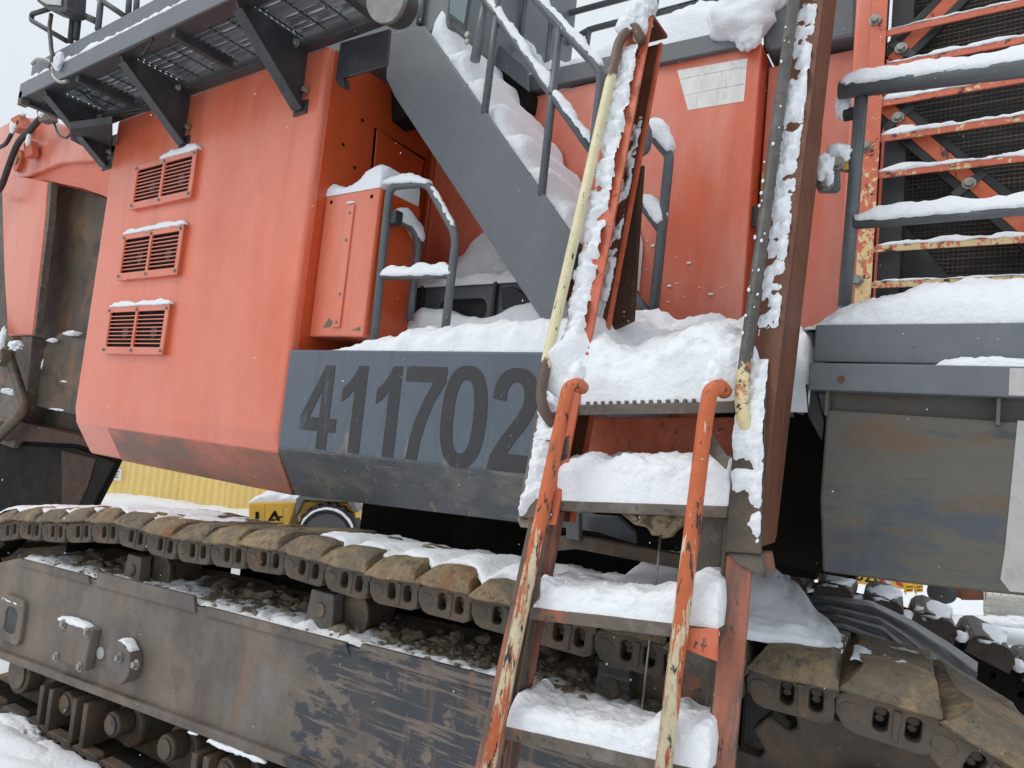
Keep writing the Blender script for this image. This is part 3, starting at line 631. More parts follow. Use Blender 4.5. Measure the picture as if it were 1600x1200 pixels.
# stair handrails (near pair and far pair)
yn, yf_ = YS+.015, YS+.80
nr = part('stair_handrail', tube([Y(*q, yn) for q in ((800, -50), (838, 0), (876, 42), (941, 112), (925, 250), (915, 300))], .024, MT['rail'], .08), sta)
part('mid_rail', tube([Y(*q, yn) for q in ((730, -40), (781, 31), (860, 145), (925, 236))], .022, MT['rail']), sta)
part('stair_post', tube([Y(875, 40, yn), Y(846, 306, yn)], .022, MT['rail']), sta)
part('stair_post', tube([Y(782, -20, yn), Y(757, 178, yn)], .022, MT['rail']), sta)
part('far_handrail', tube([Y(*q, yf_) for q in ((770, -75), (835, -8), (940, 108), (965, 160))], .022, MT['rail']), sta)
part('far_rail', tube([Y(*q, yf_) for q in ((742, -20), (819, 68), (853, 128), (926, 206))], .02, MT['rail']), sta)
part('far_post', tube([Y(863, 22, yf_), Y(852, 125, yf_), Y(836, 250, yf_)], .02, MT['rail']), sta)
part('far_post', tube([Y(824, -15, yf_), Y(812, 75, yf_)], .02, MT['rail']), sta)
# right-hand end of the far rail beside the ladder: bent tube and lower brace
er = part('rail_end', tube([Y(*q, 3.2) for q in ((1000, 205), (1018, 210), (1046, 243), (1044, 262), (1020, 500))], .026, MT['rail'], .08))
part('rail_brace', tube([Y(*q, 3.2) for q in ((960, 262), (1000, 316), (1031, 357))], .022, MT['rail']), er)
part('rail_brace', tube([Y(*q, 3.2) for q in ((975, 445), (1016, 492))], .022, MT['rail']), er)
part('rail_curl', tube([Y(*q, 3.05) for q in ((985, 228), (1008, 240), (1012, 205), (1000, 190))], .026, MT['rail'], .1), er)
# ------------------------------------------------ upper platform with grating
ZPl = 4.15
pf = tag(place(bpy.data.objects.new('upper_platform', prism([Z(*q, ZPl) for q in ((15, 146), (34, 143), (110, 114), (394, 3), (660, -105))], (0, 0, .12), MT['grey'], .004)), ex))
fa, fb = Z(15, 146, ZPl), Z(394, 3, ZPl); fdir = (fb-fa).normalized()
YO = 2.05; XL, XR = -6.55, -2.86
pf.data = box((XL, YO, ZPl), (XR, YO+.015, ZPl+.13), MT['grey'], .003)
part('kick_plate', box((XL+.0, YO+.06, ZPl+.135), (XR, YO+.072, ZPl+.33), MT['grey'], .003), pf)
part('toe_channel', box((XL+.05, YO+.015, ZPl), (XR, YO+.12, ZPl+.012), MT['dark'], .002), pf)
part('end_channel', box((XL, YO, ZPl-.05), (XL+.07, YO+.06, ZPl+.06), MT['tread'], .004), pf)
part('rear_beam', box((XL, YF-.085, ZPl-.05), (XR, YF-.01, ZPl+.06), MT['dark'], .006), pf)
part('left_beam', box((XL-.0, YO+.02, ZPl-.03), (XL+.06, YF-.11, ZPl+.11), MT['dark'], .004), pf)
part('right_beam', box((XR-.06, YO+.02, ZPl-.08), (XR, YF-.11, ZPl+.10), MT['dark'], .004), pf)
gus = [XL+.42, -4.95, -3.62]; ribs = [-5.6, -4.30]
for x in gus:
    g_ = part('gusset_bracket', prism([(x, YO+.03, ZPl-.012), (x, YO+.05, ZPl-.05), (x, YF-.03, ZPl-.42), (x, YF-.008, ZPl-.40), (x, YF-.008, ZPl+.02), (x, YO+.03, ZPl+.02)], (.02, 0, 0), MT['dark'], .003), pf)
    part('gusset_flange', prism([(x-.035, YO+.04, ZPl-.052), (x-.035, YF-.03, ZPl-.428), (x-.035, YF-.02, ZPl-.418), (x-.035, YO+.05, ZPl-.045)], (.09, 0, 0), MT['dark'], 0), g_)
    inst('bolt', BIG, g_, V((x+.055, YF-.015, ZPl-.30))); inst('bolt', BIG, g_, V((x+.055, YF-.12, ZPl-.05)))
    part('gusset_foot', box((x-.05, YF-.012, ZPl-.45), (x+.08, YF-.001, ZPl-.36), MT['dark'], .002), g_)
for x in ribs: part('platform_rib', box((x, YO+.03, ZPl-.05), (x+.05, YF-.11, ZPl+.03), MT['dark'], .004), pf)
bays = [XL+.06]+sorted(gus+ribs)+[XR-.06]
for a_, b_ in zip(bays, bays[1:]):
    ms = []; n_ = max(3, int((b_-a_)/.15)); y = YO+.06
    while y < YF-.09: ms.append(box((a_+.03, y, ZPl+.005), (b_-.01, y+.007, ZPl+.05), MT['grey'], 0)); y += .040
    for k in range(n_): x = a_+.06+(b_-a_-.1)*k/(n_-1); ms.append(box((x, YO+.04, ZPl+.004), (x+.008, YF-.09, ZPl+.012), MT['dark'], 0))
    part('grating', join(ms), pf)
sl_ = []
for a_, b_ in zip(bays, bays[1:]):
    y = YO+.062
    while y < YF-.14:
        for q in range(3):
            u0 = a_+.05+(b_-a_-.1)*q/3
            if random.random() < .8: sl_.append(box((u0+random.random()*.05, y+.008, ZPl+.02+random.random()*.01), (u0+(b_-a_-.1)/3-random.random()*.06, y+random.uniform(.02, .038), ZPl+.055+random.random()*.02), SNOW, 0))
        y += .040
snow_obj('grating_snow', join(sl_, SNOW), 'snow caught in the bars of the upper platform grating')
edge = [V((XL+.1+i*.1, YO+.03, ZPl+.132)) for i in range(30)]
snow_obj('ledge_snow', snow_rail(edge, .003, .03, .03, rag=.7), 'ragged thin snow on the ledge of the upper platform fascia')
# left support of platform, cab, lamps, rails above
part('support_arm', prism([Z(*q, 3.95) for q in ((110, 190), (176, 181), (176, 236), (168, 238), (112, 208))], (0, 0, -.06), MT['dark'], .004))
part('support_web', prism([(XL+.2, YF+.05, 3.8), (XL+.2, YF+.75, 3.8), (XL+.2, YF+.75, 4.05), (XL+.2, YF+.05, 4.05)], (.4, 0, 0), MT['dark'], .006))
cab = part('operator_cab', box((-5.6, 2.95, 4.25), (-2.75, 4.4, 6.4), MT['grey'], .03))
q = [Y(*k, 2.94) for k in ((706, -30), (738, -30), (727, 40), (704, 22))]
part('cab_window', prism(q, (0, -.012, 0), MT['cabglass'], .004), cab)
cq = V(((q[0].x+q[1].x+q[2].x+q[3].x)/4, 2.94, (q[0].z+q[1].z+q[2].z+q[3].z)/4))
part('window_seal', prism([cq+(p-cq)*1.22 for p in q], (0, -.006, 0), MT['seal'], .003), cab)
for k in ((731, 55), (730, 66)): p = Y(*k, 2.95); part('door_button', cyl(p, (0, -1, 0), .018, .012, MT['zinc'], 14, .002), cab)
part('cab_pillar', tube([Y(662, -20, 2.93), Y(655, 38, 2.93)], .02, MT['grey']), cab)
part('cab_post', tube([Y(764, -20, 2.93), Y(742, 95, 2.93)], .03, MT['grey']), cab)
part('black_step', prism([Y(*k, 3.5) for k in ((772, 92), (826, 140), (822, 168), (800, 165), (752, 125))], (0, .3, 0), MT['black'], .01))
part('step_plate', prism([Y(*k, 3.45) for k in ((782, 70), (824, 108), (826, 143), (776, 103))], (0, .02, 0), MT['grey'], .004))
# work lamp under the platform corner
lc = Y(604, -2, 1.98)
lp = part('work_lamp', cyl(lc, (.12, -.9, -.25), .10, -.12, MT['dark'], 28, .02)); part('lamp_lens', cyl(lc+V((.012, -.09, -.025))*.02, (.12, -.9, -.25), .085, .012, MT['lens'], 28, .004), lp)
part('lamp_rim', cyl(lc-V((.12, -.9, -.25))*.02, (.12, -.9, -.25), .105, .035, MT['steel'], 28, .008), lp)
part('lamp_bracket', box(lc+V((-.05, .05, 0)), lc+V((.05, .12, .3)), MT['dark'], .006), lp)
lc = V((Y(84, 2, YO-.05)))
l2 = part('mast_lamp', prism([Y(*k, YO-.05) for k in ((56, -30), (106, -30), (103, 16), (93, 19), (70, 12), (57, 2))], (0, .14, 0), MT['dark'], .012))
part('lamp_glass', prism([Y(*k, YO-.065) for k in ((62, -25), (96, -25), (94, 8), (72, 6), (62, 0))], (0, .012, 0), MT['lens'], .004), l2)
for q_ in (((118, -20), (110, 66)), ((128, -20), (119, 62)), ((160, -20), (153, 47))):
    part('rail_post', tube([Y(*k, YO+.09) for k in q_], .022, MT['dark'] if q_[0][0] < 150 else MT['rail']), pf)
part('platform_rail', tube([Y(*k, YO+.1) for k in ((76, 14), (50, 22), (49, 32), (104, 64))], .02, MT['dark'], .06), pf)
part('platform_rail', tube([Y(*k, YO+.1) for k in ((150, -5), (196, 26))], .02, MT['dark']), pf)
part('platform_rail', tube([Y(*k, YO+.1) for k in ((126, 22), (152, 34))], .025, MT['railold']), pf)
for x in (200, 212, 243): part('rail_post', tube([Y(x+3, -20, YO+.5), Y(x, 28, YO+.5)], .024, MT['rail']), pf)
# cables on the platform edge
cbs = [[(80, 22), (77, 45), (79, 60), (80, 76), (83, 92), (78, 108)], [(50, 100), (58, 92), (74, 93), (84, 101), (82, 118), (92, 129), (106, 127)], [(104, 118), (110, 135), (125, 143), (140, 155), (160, 170), (182, 180), (210, 176), (243, 170)],
       [(108, 116), (118, 130), (133, 138), (150, 160), (176, 178), (215, 170), (244, 168)], [(106, 128), (120, 110), (200, 78), (232, 62), (240, 58), (232, 74), (222, 86)]]
for i, c_ in enumerate(cbs): part('cable', tube([Y(*k, YO+.0 if i < 2 else YO+.05+.5*(j/len(c_)) if i < 4 else YO+.02) for j, k in enumerate(c_)], (.016, .012, .009, .008, .008)[i], (MT['railold'], MT['zinc'], MT['hose'], MT['hose'], MT['hose'])[i], .08, 8))
snow_obj('cable_snow', lump(Y(92, 96, YO-.02), .055, (.8, .6, 1.3), SNOW, 3, .3), 'snow lump on the cable coil at the left platform end')
# sky rails behind the ladder top
YR = 4.3
rk = part('roof_rail', tube([Y(*k, YR) for k in ((800, 40), (870, 26), (980, -4), (1040, -22))], .024, MT['rail']))
for q_ in (((818, 70), (882, 70), (904, 56), (922, 46), (976, 32), (1036, 18), (1110, -2)), ((1020, 22), (1106, -1), (1180, -20))): part('roof_rail', tube([Y(*k, YR) for k in q_], .024, MT['rail'], .12), rk)
for x0, y0, x1_, y1_ in ((1028, -20, 1022, 24), (1110, -15, 1106, 28), (1118, -10, 1128, 20), (1140, -20, 1134, 15), (921, 44, 917, 70), (878, -20, 873, 40), (800, -10, 790, 80), (1002, -20, 996, 22)):
    part('roof_post', tube([Y(x0, y0, YR), Y(x1_, y1_, YR)], .022, MT['rail']), rk)
# ------------------------------------------------ engine house behind the walkway
YH = 3.62; xe = -1.055
eh = part('engine_cover', box((X1+.01, YH, 1.6), (xe, YH+1.4, 4.10), MT['orange'], .008))
part('cover_flank', box((xe, YH+.012, 1.6), (xe+.004, YH+.13, 4.08), MT['deep'], 0), eh)
trm = part('roof_trim', prism([Y(*q, YH-.04) for q in ((700, 150), (870, 105), (1151, 44), (1151, 73), (870, 132), (700, 178))], (0, .3, 0), MT['grey'], .006))
st = [Y(*q, YH-.002) for q in ((1058, 110), (1168, 91), (1162, 158), (1075, 172))]
sk = part('sticker', prism(st, (0, .0015, 0), MT['white'], 0), eh)
for q in (((1062, 124), (1100, 116), (1166, 104)), ((1068, 150), (1110, 140), (1163, 131)), ((1096, 126), (1097, 140)), ((1133, 112), (1135, 138)), ((1090, 150), (1087, 168)), ((1126, 108), (1127, 118)), ((1143, 98), (1152, 106), (1167, 108))):
    part('crack', tube([Y(*k, YH-.0025) for k in q], .0014, MT['crackline'], .05, 5), sk)
ep = part('engine_panel', box((xe+.012, YH+.13, 2.3), (-.2, YH+1.3, 4.02), MT['orange'], .006))
part('roof_hood', prism([Y(*q, YH+.05) for q in ((1190, 22), (1210, 12), (1340, -12), (1338, 57), (1200, 78), (1192, 70))], (0, .5, 0), MT['grey'], .02))
part('hood_gap', prism([Y(*q, YH+.12) for q in ((1192, 70), (1338, 54), (1338, 64), (1195, 84))], (0, .008, 0), MT['black'], 0))
part('door_latch', box(Y(1176, 340, YH+.06)+V((0, -.02, -.06)), Y(1180, 340, YH+.06)+V((.03, 0, .06)), MT['dark'], .004))
part('wall_tag', box(Y(1190, 283, YH+.12)+V((0, -.006, -.05)), Y(1194, 283, YH+.12)+V((.03, 0, .05)), MT['yel'], 0))
# radiator guard: column, chipped frame bar, bars, braces, core
YG = 3.30
rg = part('radiator_guard', box((Y(1377, 300, YG+.2).x-.0, YG+.22, 2.3), (1.6, YG+.26, 4.6), MT['core'], 0))
wr = []
xg0 = Y(1377, 300, YG+.2).x
x = xg0+.03
while x < 1.1: wr.append(box((x, YG+.214, 2.5), (x+.0028, YG+.218, 4.5), MT['frame'], 0)); x += .019
z = 2.5
while z < 4.5: wr.append(box((xg0, YG+.208, z), (1.1, YG+.213, z+.0028), MT['frame'], 0)); z += .019
obj('wire_mesh', join(wr), rg, None, None, None, 'stuff')
colx = (Y(1337, 0, YG+.1).x+Y(1315, 440, YG+.1).x)/2
part('guard_column', box((colx, YG+.06, 2.3), (colx+.13, YG+.20, 4.6), MT['orange'], .015))
part('column_bead', box((colx+.085, YG+.052, 2.3), (colx+.1, YG+.06, 4.6), MT['worn'], .003))
fx0 = (Y(1362, 0, YG).x+Y(1337, 445, YG).x)/2; fx1 = (Y(1387, 0, YG).x+Y(1362, 440, YG).x)/2
part('frame_bar', box((fx0, YG, 2.45), (fx1, YG+.012, 4.6), MT['flake'], .003), rg)
part('black_post', box((fx1+.01, YG+.08, 2.4), (fx1+.10, YG+.2, 4.6), MT['dark'], .006), rg)
part('corner_plate', prism([(fx1+.1, YG+.19, 2.4), (fx1+.5, YG+.19, 2.4), (fx1+.1, YG+.19, 2.95)], (0, .006, 0), MT['dark'], 0), rg)
for yl, yr in ((-8, -62), (50, 8), (101, 67), (159, 126), (215, 186), (272, 248), (330, 312), (389, 373), (442, 439)):
    a, b = Y(1376, yl, YG+.012), Y(1600, yr, YG+.012); z = (a.z+b.z)/2; zh = .014
    part('guard_bar', box((fx1-.02, YG+.0125, z-zh), (1.3, YG+.0225, z+zh), MT['flake'], .002), rg)
def brace(p, q, w_):
    a, b = Y(*p, YG+.05), Y(*q, YG+.05); d = (b-a).normalized(); n = V((-d.z, 0, d.x))
    part('brace', prism([a+n*w_, b+n*w_, b-n*w_, a-n*w_], (0, .008, 0), MT['worn'], .002), rg)
    for s_ in (-1, 1):
        o_ = n*s_*(w_+.018); part('rubber_strip', prism([a+o_+n*.018, b+o_+n*.018, b+o_-n*.018, a+o_-n*.018], (0, .03, 0), MT['seal'], .006), rg)
    return d, n
d1, n1 = brace((1394, 94), (1560, -78), .028); d2, n2 = brace((1375, 160), (1700, 440), .028)
for px, py, n in ((1408, 76, n1), (1403, 184, n2), (1514, 287, n2)):
    p = Y(px, py, YG+.045); bb = part('clamp_tab', prism([p+n*.07+V((n.z, 0, -n.x))*.018, p+n*.07-V((n.z, 0, -n.x))*.018, p-n*.07-V((n.z, 0, -n.x))*.018, p-n*.07+V((n.z, 0, -n.x))*.018], (0, .004, 0), MT['dark'], .002), rg)
    inst('bolt', BIG, bb, p)
for px, py in ((1367, 32), (1353, 230), (1339, 439)): inst('bolt', BIG, rg, Y(px, py, YG))
# right deck
dk = part('side_deck', box((-.492, YF, 2.182), (1.3, YF+.012, 2.316), MT['grey'], .004))
part('deck_plate', box((-.49, YF+.012, 2.25), (1.3, YG+.3, 2.30), MT['dark'], 0), dk)
part('deck_lip', box((-.497, YF-.045, 2.076), (1.3, YF+.10, 2.172), MT['grey'], .005), dk)
part('lip_tape', box((Y(1577, 590, YF-.047).x, YF-.047, 2.082), (1.25, YF-.0455, 2.166), MT['tape'], 0), dk)
part('under_beam', box((-.44, YF+.05, 1.985), (1.3, YF+.07, 2.076), MT['box'], 0), dk)
for x in (-.44, Y(1557, 630, YF).x, .5): part('beam_rib', box((x, YF-.03, 1.99), (x+.01, YF+.05, 2.075), MT['box'], 0), dk)
p = Y(1315, 588, YF-.045); part('rust_hole', cyl((p.x, YF-.0455, p.z-.01), (0, -1, 0), .012, .003, MT['rust'], 12, 0), dk)
vs = [Y(1292, 640, YF), Y(1610, 661, YF), Y(1610, 928, YF), Y(1400, 912, YF), Y(1283, 893, YF)]
sbx = part('steel_box', prism([Y(1291, 640, YF), Y(1300, 640, YF), Y(1900, 680, YF), Y(1900, 962, YF), Y(1480, 919, YF), Y(1390, 908, YF), Y(1285, 893, YF), Y(1281, 780, YF)], (0, .9, 0), MT['box'], .008))
part('box_tape', prism([Y(1590, 657, YF-.001), Y(1700, 664, YF-.001), Y(1700, 936, YF-.001), Y(1578, 924, YF-.001), Y(1563, 905, YF-.001), Y(1570, 860, YF-.001)], (0, -.0012, 0), MT['tape'], 0), sbx)
part('dark_gap_block', box((-1.0, 2.95, 1.40), (-.36, 3.2, 2.25), MT['black'], 0))  # black block added so the gap beside the steel box reads as shade
part('bulkhead_post', prism([Y(1258, 600, 2.62), Y(1272, 600, 2.62), Y(1288, 660, 2.62), Y(1284, 690, 2.62), Y(1262, 650, 2.62)], (0, .05, 0), MT['dark'], .004))
# right handrails
RA = [Y(1311, 141, 2.75), Y(2000, 56, 2.75)]
rr = part('side_handrail', tube(RA, .034, MT['rail'])); part('rail_post', tube([Y(1346, 150, 2.77), Y(1319, 480, 2.77)], .024, MT['rail']), rr)
RB = [Y(1336, 349, 2.76), Y(2000, 292, 2.76)]; part('mid_rail', tube(RB, .023, MT['rail']), rr)
lb = part('latch_bracket', prism([Y(*q, 2.72) for q in ((1275, 250), (1311, 244), (1312, 292), (1306, 299), (1278, 299), (1274, 290))], (0, .03, 0), MT['rail'], .006))
part('latch_arm', prism([Y(*q, 2.76) for q in ((1300, 236), (1330, 228), (1330, 268), (1300, 262))], (0, .03, 0), MT['rail'], .006), lb)
for q in ((1292, 288), (1309, 256)): inst('bolt', BIG, lb, Y(*q, 2.72))
part('yellow_mark', prism([Y(*q, 2.758) for q in ((1317, 247), (1326, 246), (1326, 264), (1317, 266))], (0, -.002, 0), MT['yel'], 0), lb)
part('rubber_stop', cyl(Y(1318, 180, 2.8), (1, 0, 0), .025, .05, MT['seal'], 16, .006))

# ================================================================== BOARDING LADDER
lad = thing('boarding_ladder', (-1.0, 2.1, .3), 'chipped orange boarding ladder heaped with snow, tall side beams above', 'ladder')
def lpart(n, me, p=None, label=None): return obj(n, me, p or lad, label)
def LB(x, z, off=0): return V((x, 2.2+off+.2*(z-1.93), z))
def lbox(x0, x1, z0, z1, o0, o1, m, bev=.003, slope=.2):
    f = (lambda x, z, o: V((x, 2.2+o+.2*(z-1.93), z))) if slope == .2 else (lambda x, z, o: V((x, 2.12+o+.12*(z-1.93), z)))
    return prism([f(x0, z0, o0), f(x1, z0, o0), f(x1, z1, o0), f(x0, z1, o0)], (0, o1-o0, 0), m, bev)
la = (L(972, 95).x+L(880, 512).x)/2; lb_ = (L(1016, 30).x+L(912, 503).x)/2
lf = lb_+.028; zt = L(1017, 26).z; zb = L(815, 812).z
lbm = lpart('side_beam', lbox(la, lf, zb, zt, 0, .012, MT['worn']), None, 'left orange channel beam crusted with snow')
lpart('beam_web', lbox(la, la+.012, zb, zt, .0125, .16, MT['board'], 0), lbm)
lpart('rear_flange', lbox(la, lb_-.004, zb, zt-.03, .161, .173, MT['brown'], 0), lbm)
lpart('flange_edge', lbox(lb_-.004, lb_+.012, zb, zt-.03, .155, .175, MT['worn'], .002), lbm)
lpart('beam_cap', lbox(la, lf, zt-.005, zt+.012, .005, .17, MT['brown']), lbm)
ra = (L(1243, 26).x+L(1186, 457).x)/2; rb = (L(1268, 26).x+L(1219, 457).x)/2; rb += .03; zrb = L(1160, 862).z; zrt = zt+.25
rbm = lpart('side_beam', lbox(ra, rb, zrb, zrt, 0, .012, MT['brown']), None, 'right rusty channel beam crusted with snow')
lpart('beam_web', lbox(rb-.012, rb, zrb+.02, zrt, .0125, .20, MT['brown'], 0), rbm)
lpart('rear_flange', lbox(ra, rb, zrb+.02, zrt, .201, .213, MT['brown']), rbm)
x1b = L(1271, 300, .26).x
lpart('side_board', lbox(rb-.07, x1b, L(1225, 846, .26).z, L(1272, 200, .26).z, .26, .30, MT['brown'], .006), None, 'red-brown board behind the right beam')
bl = [L(*q, .2) for q in ((1004, 256), (988, 500), (946, 520), (934, 515), (962, 400), (980, 290))]
lpart('side_board', prism(bl, (0, .03, 0), MT['board'], .004), None, 'dark brown board behind the left beam')
lpart('foot_plate', prism([L(*q, -.014) for q in ((838, 640), (874, 640), (858, 812), (808, 808))], (0, .013, 0), MT['tread'], .003))
lpart('foot_plate', prism([L(*q, -.014) for q in ((1152, 600), (1198, 600), (1189, 866), (1133, 862))], (0, .013, 0), MT['link'], .003))
lpart('foot_block', prism([L(*q, .0) for q in ((806, 808), (850, 812), (846, 828), (812, 824))], (0, .1, 0), MT['mud'], .006))
lpart('foot_block', prism([L(*q, .0) for q in ((1134, 862), (1190, 866), (1196, 905), (1150, 880))], (0, .14, 0), MT['tread'], .006))
# tall hand tubes
tl = [L(1004, 66, -.02), L(990, 38, -.05), L(968, 62, -.05), L(855, 560, -.05), L(845, 612, -.05), L(848, 640, -.05), L(864, 662, -.005)]
lpart('hand_tube', tube(tl, .0215, MT['cream'], .08), None, 'cream hand tube with black nicks')
trr = [L(1246, -40, -.05), L(1165, 560, -.05), L(1158, 620, -.05), L(1160, 650, -.05), L(1172, 682, -.005)]
lpart('hand_tube', tube(trr, .021, MT['railold'], .08), None, 'weathered grey hand tube')
# lower ladder: treads, stringers, hooked rails
TREADS = [((889, 633), (1150, 627), 17, L), ((863, 782), (1139, 791), 17, L), ((827, 949), (1122, 982), 20, LL), ((789, 1136), (1108, 1205), 21, LL)]
TW = []
for (p, q, th_, fn_) in TREADS:
    a, b = fn_(*p), fn_(*q); a.y = b.y = (a.y+b.y)/2; h = th_*a.y*1.06/F
    t_ = lpart('tread', prism([a, b, b-V((0, 0, h)), a-V((0, 0, h))], (0, .012, 0), MT['tread'], .003))
    lpart('tread_plate', prism([a+V((0, .012, -.003)), b+V((0, .012, -.003)), b+V((0, .012, -.012)), a+V((0, .012, -.012))], (0, .22, 0), MT['tread'], 0), t_)
    TW.append((a, b))
# step nosing teeth on the top tread
a, b = TW[0]; tm = box((-.006, -.004, 0), (.006, .02, .012), MT['tread'], .002)
for k in range(16): inst('tooth', tm, lad, a.lerp(b, .12+k*.05)+V((0, .004, 0)))
def stringer(pxl, pxr, off, m, dep, n='stringer'):
    return lpart(n, prism([LL(*pxl[0], off), LL(*pxr[0], off), LL(*pxr[1], off), LL(*pxl[1], off)], (0, dep, 0), m, .004))
stringer(((826, 815), (728, 1260)), ((846, 815), (770, 1260)), .03, MT['stringer'], .012)
stringer(((846, 815), (770, 1260)), ((862, 800), (775, 1260)), .05, MT['stringer'], .10, 'stringer_web')
stringer(((1135, 868), (1098, 1260)), ((1176, 868), (1142, 1260)), .06, MT['stringer'], .02)
stringer(((1132, 800), (1098, 1260)), ((1140, 800), (1104, 1260)), .082, MT['link'], .12, 'stringer_web')
hl = [LL(910, 606, .02), LL(903, 600, -.03), LL(888, 606, -.05), LL(879, 650, -.05), LL(744, 1290, -.05)]
h1_ = lpart('handrail', tube(hl, .0245, MT['hand'], .06))
hr_ = [LL(1132, 612, .02), LL(1125, 603, -.03), LL(1110, 610, -.05), LL(1102, 655, -.05), LL(1026, 1290, -.05)]
h2_ = lpart('handrail', tube(hr_, .0245, MT['hand'], .06))
lpart('rail_bracket', prism([LL(*q, -.03) for q in ((1101, 678), (1106, 672), (1138, 716), (1134, 734), (1102, 704))], (0, .012, 0), MT['tread'], .003), h2_)
lpart('rail_bracket', prism([LL(*q, -.02) for q in ((1072, 982), (1122, 983), (1120, 1034), (1098, 1026), (1070, 1014))], (0, .014, 0), MT['worn'], .003), h2_)
lpart('rail_bracket', prism([LL(*q, -.02) for q in ((872, 690), (888, 680), (886, 715), (876, 722))], (0, .012, 0), MT['tread'], .003), h1_)
lpart('rail_bracket', prism([LL(*q, -.01) for q in ((832, 905), (844, 898), (841, 935), (830, 948))], (0, .012, 0), MT['tread'], .003), h1_)
lpart('riser_panel', prism([Y(*q, 2.5) for q in ((892, 652), (1160, 652), (1160, 740), (892, 740))], (0, .012, 0), MT['worn'], .003), None, 'scratched orange riser panel')
lpart('riser_gap', prism([Y(*q, 2.49) for q in ((878, 640), (902, 645), (890, 720), (874, 720))], (0, .01, 0), MT['black'], 0))
lpart('back_post', prism([Y(*q, 2.27) for q in ((1090, 805), (1134, 808), (1098, 1150), (1060, 1148))], (0, .08, 0), MT['tread'], .006))
lpart('cross_bar', prism([Y(*q, 2.42) for q in ((858, 838), (906, 838), (1068, 868), (1066, 890), (900, 858), (858, 862))], (0, .05, 0), MT['link'], .004))
lpart('hanger', prism([Y(*q, 2.4) for q in ((884, 800), (905, 802), (905, 845), (884, 842))], (0, .03, 0), MT['box'], .004))
lpart('scoop_plate', prism([Y(*q, 2.5) for q in ((915, 803), (965, 806), (990, 830), (992, 850), (915, 826))], (0, .03, 0), MT['box'], .006))
wn = lpart('winch_bracket', prism([Y(*q, 2.36) for q in ((968, 802), (1068, 806), (1062, 822), (1050, 832), (1044, 840), (1034, 842), (1026, 836), (1018, 838), (1010, 824), (990, 820))], (0, .06, 0), MT['ochre'], .008))
lpart('winch_pin', cyl(Y(994, 810, 2.36), (0, -1, 0), .012, .02, MT['zinc'], 14, .003), wn)
lpart('winch_cable', tube([Y(1032, 836, 2.35), Y(1026, 900, 2.33), Y(1014, 1010, 2.3), Y(1000, 1130, 2.27)], .0045, MT['steel'], .05, 8), wn)

# ================================================================== NEAR CRAWLER TRACK
PITCH = .2665; S0 = -4.316
ss = [-5.2, -4.85, -4.58, -4.316, -4.057, -3.787, -3.517, -3.235, -2.958, -2.701, -2.45, -2.188, -1.909, -1.639, -1.376, -1.13, -.875, .21, .444, .6]
zz = [.40, .72, .90, .966, .988, 1.02, 1.067, 1.10, 1.096, 1.095, 1.118, 1.144, 1.163, 1.153, 1.147, 1.16, 1.163, 1.144, 1.144, 1.146]
def zpath(s): return float(np.interp(s, ss, zz))
path = []
for k in range(-3, 19): s = S0+PITCH*k; path.append((s, zpath(s)))
ang_ = -.02
for da in (-.05, -.36, -.40, -.42, -.42, -.42, -.42, -.42):
    ang_ += da; s, z = path[-1]; path.append((s+PITCH*math.cos(ang_), z+PITCH*math.sin(ang_)))
ct = thing('crawler_track', TS(-1.9, .4, -.35), 'muddy near crawler track with long worn frame and snow-dusted shoes', 'track')
def tp(n, me, p=None, label=None, kind=None): return obj(n, me, p or ct, label, None, None, kind)
def shoe_mesh(seed):
    prof = [(.05, .0), (.006, .0), (-.004, .008), (.0, .022), (.028, .052), (.060, .074), (.13, .080), (.22, .062), (.34, .056), (.5, .046), (.66, .038), (.72, .03), (.73, -.02)]
    us = [.0, .004, .03, .09, .14, .19, .235, .262, .270]; vs = []; fs = []
    for i, u in enumerate(us):
        t = u/.268; lift = .004*math.sin(t*math.pi)+.012*t; sq = (.94, 1, 1, 1, 1, 1, .98, .84, .6)[i]
        for j, (v, w_) in enumerate(prof):
            sh = (.060, .057, .042, .030, .021, .013, .002, -.009, -.014)[i]*(w_/.08)
            nz_ = .008*noise.noise(V((u*14, v*14, seed*3.3)))*(1 if 0 < j < 12 else 0)+.010*noise.noise(V((u*5, v*6, seed*7.7)))*(w_ > .03)
            vs.append((u+sh, v+(.025*(1-sq) if j < 6 else 0)+nz_*.6, w_*(sq if w_ > .03 else 1)+lift*(w_ > .01)+nz_))
    n = len(prof)
    for i in range(len(us)-1):
        for j in range(n): fs.append([i*n+j, i*n+(j+1) % n, (i+1)*n+(j+1) % n, (i+1)*n+j])
    fs += [list(range(n)), [(len(us)-1)*n+j for j in range(n)][::-1]]
    me = mesh(vs, fs, MT['shoe'], True); me.set_sharp_from_angle(angle=math.radians(38)); return me
SH = [shoe_mesh(i) for i in range(6)]
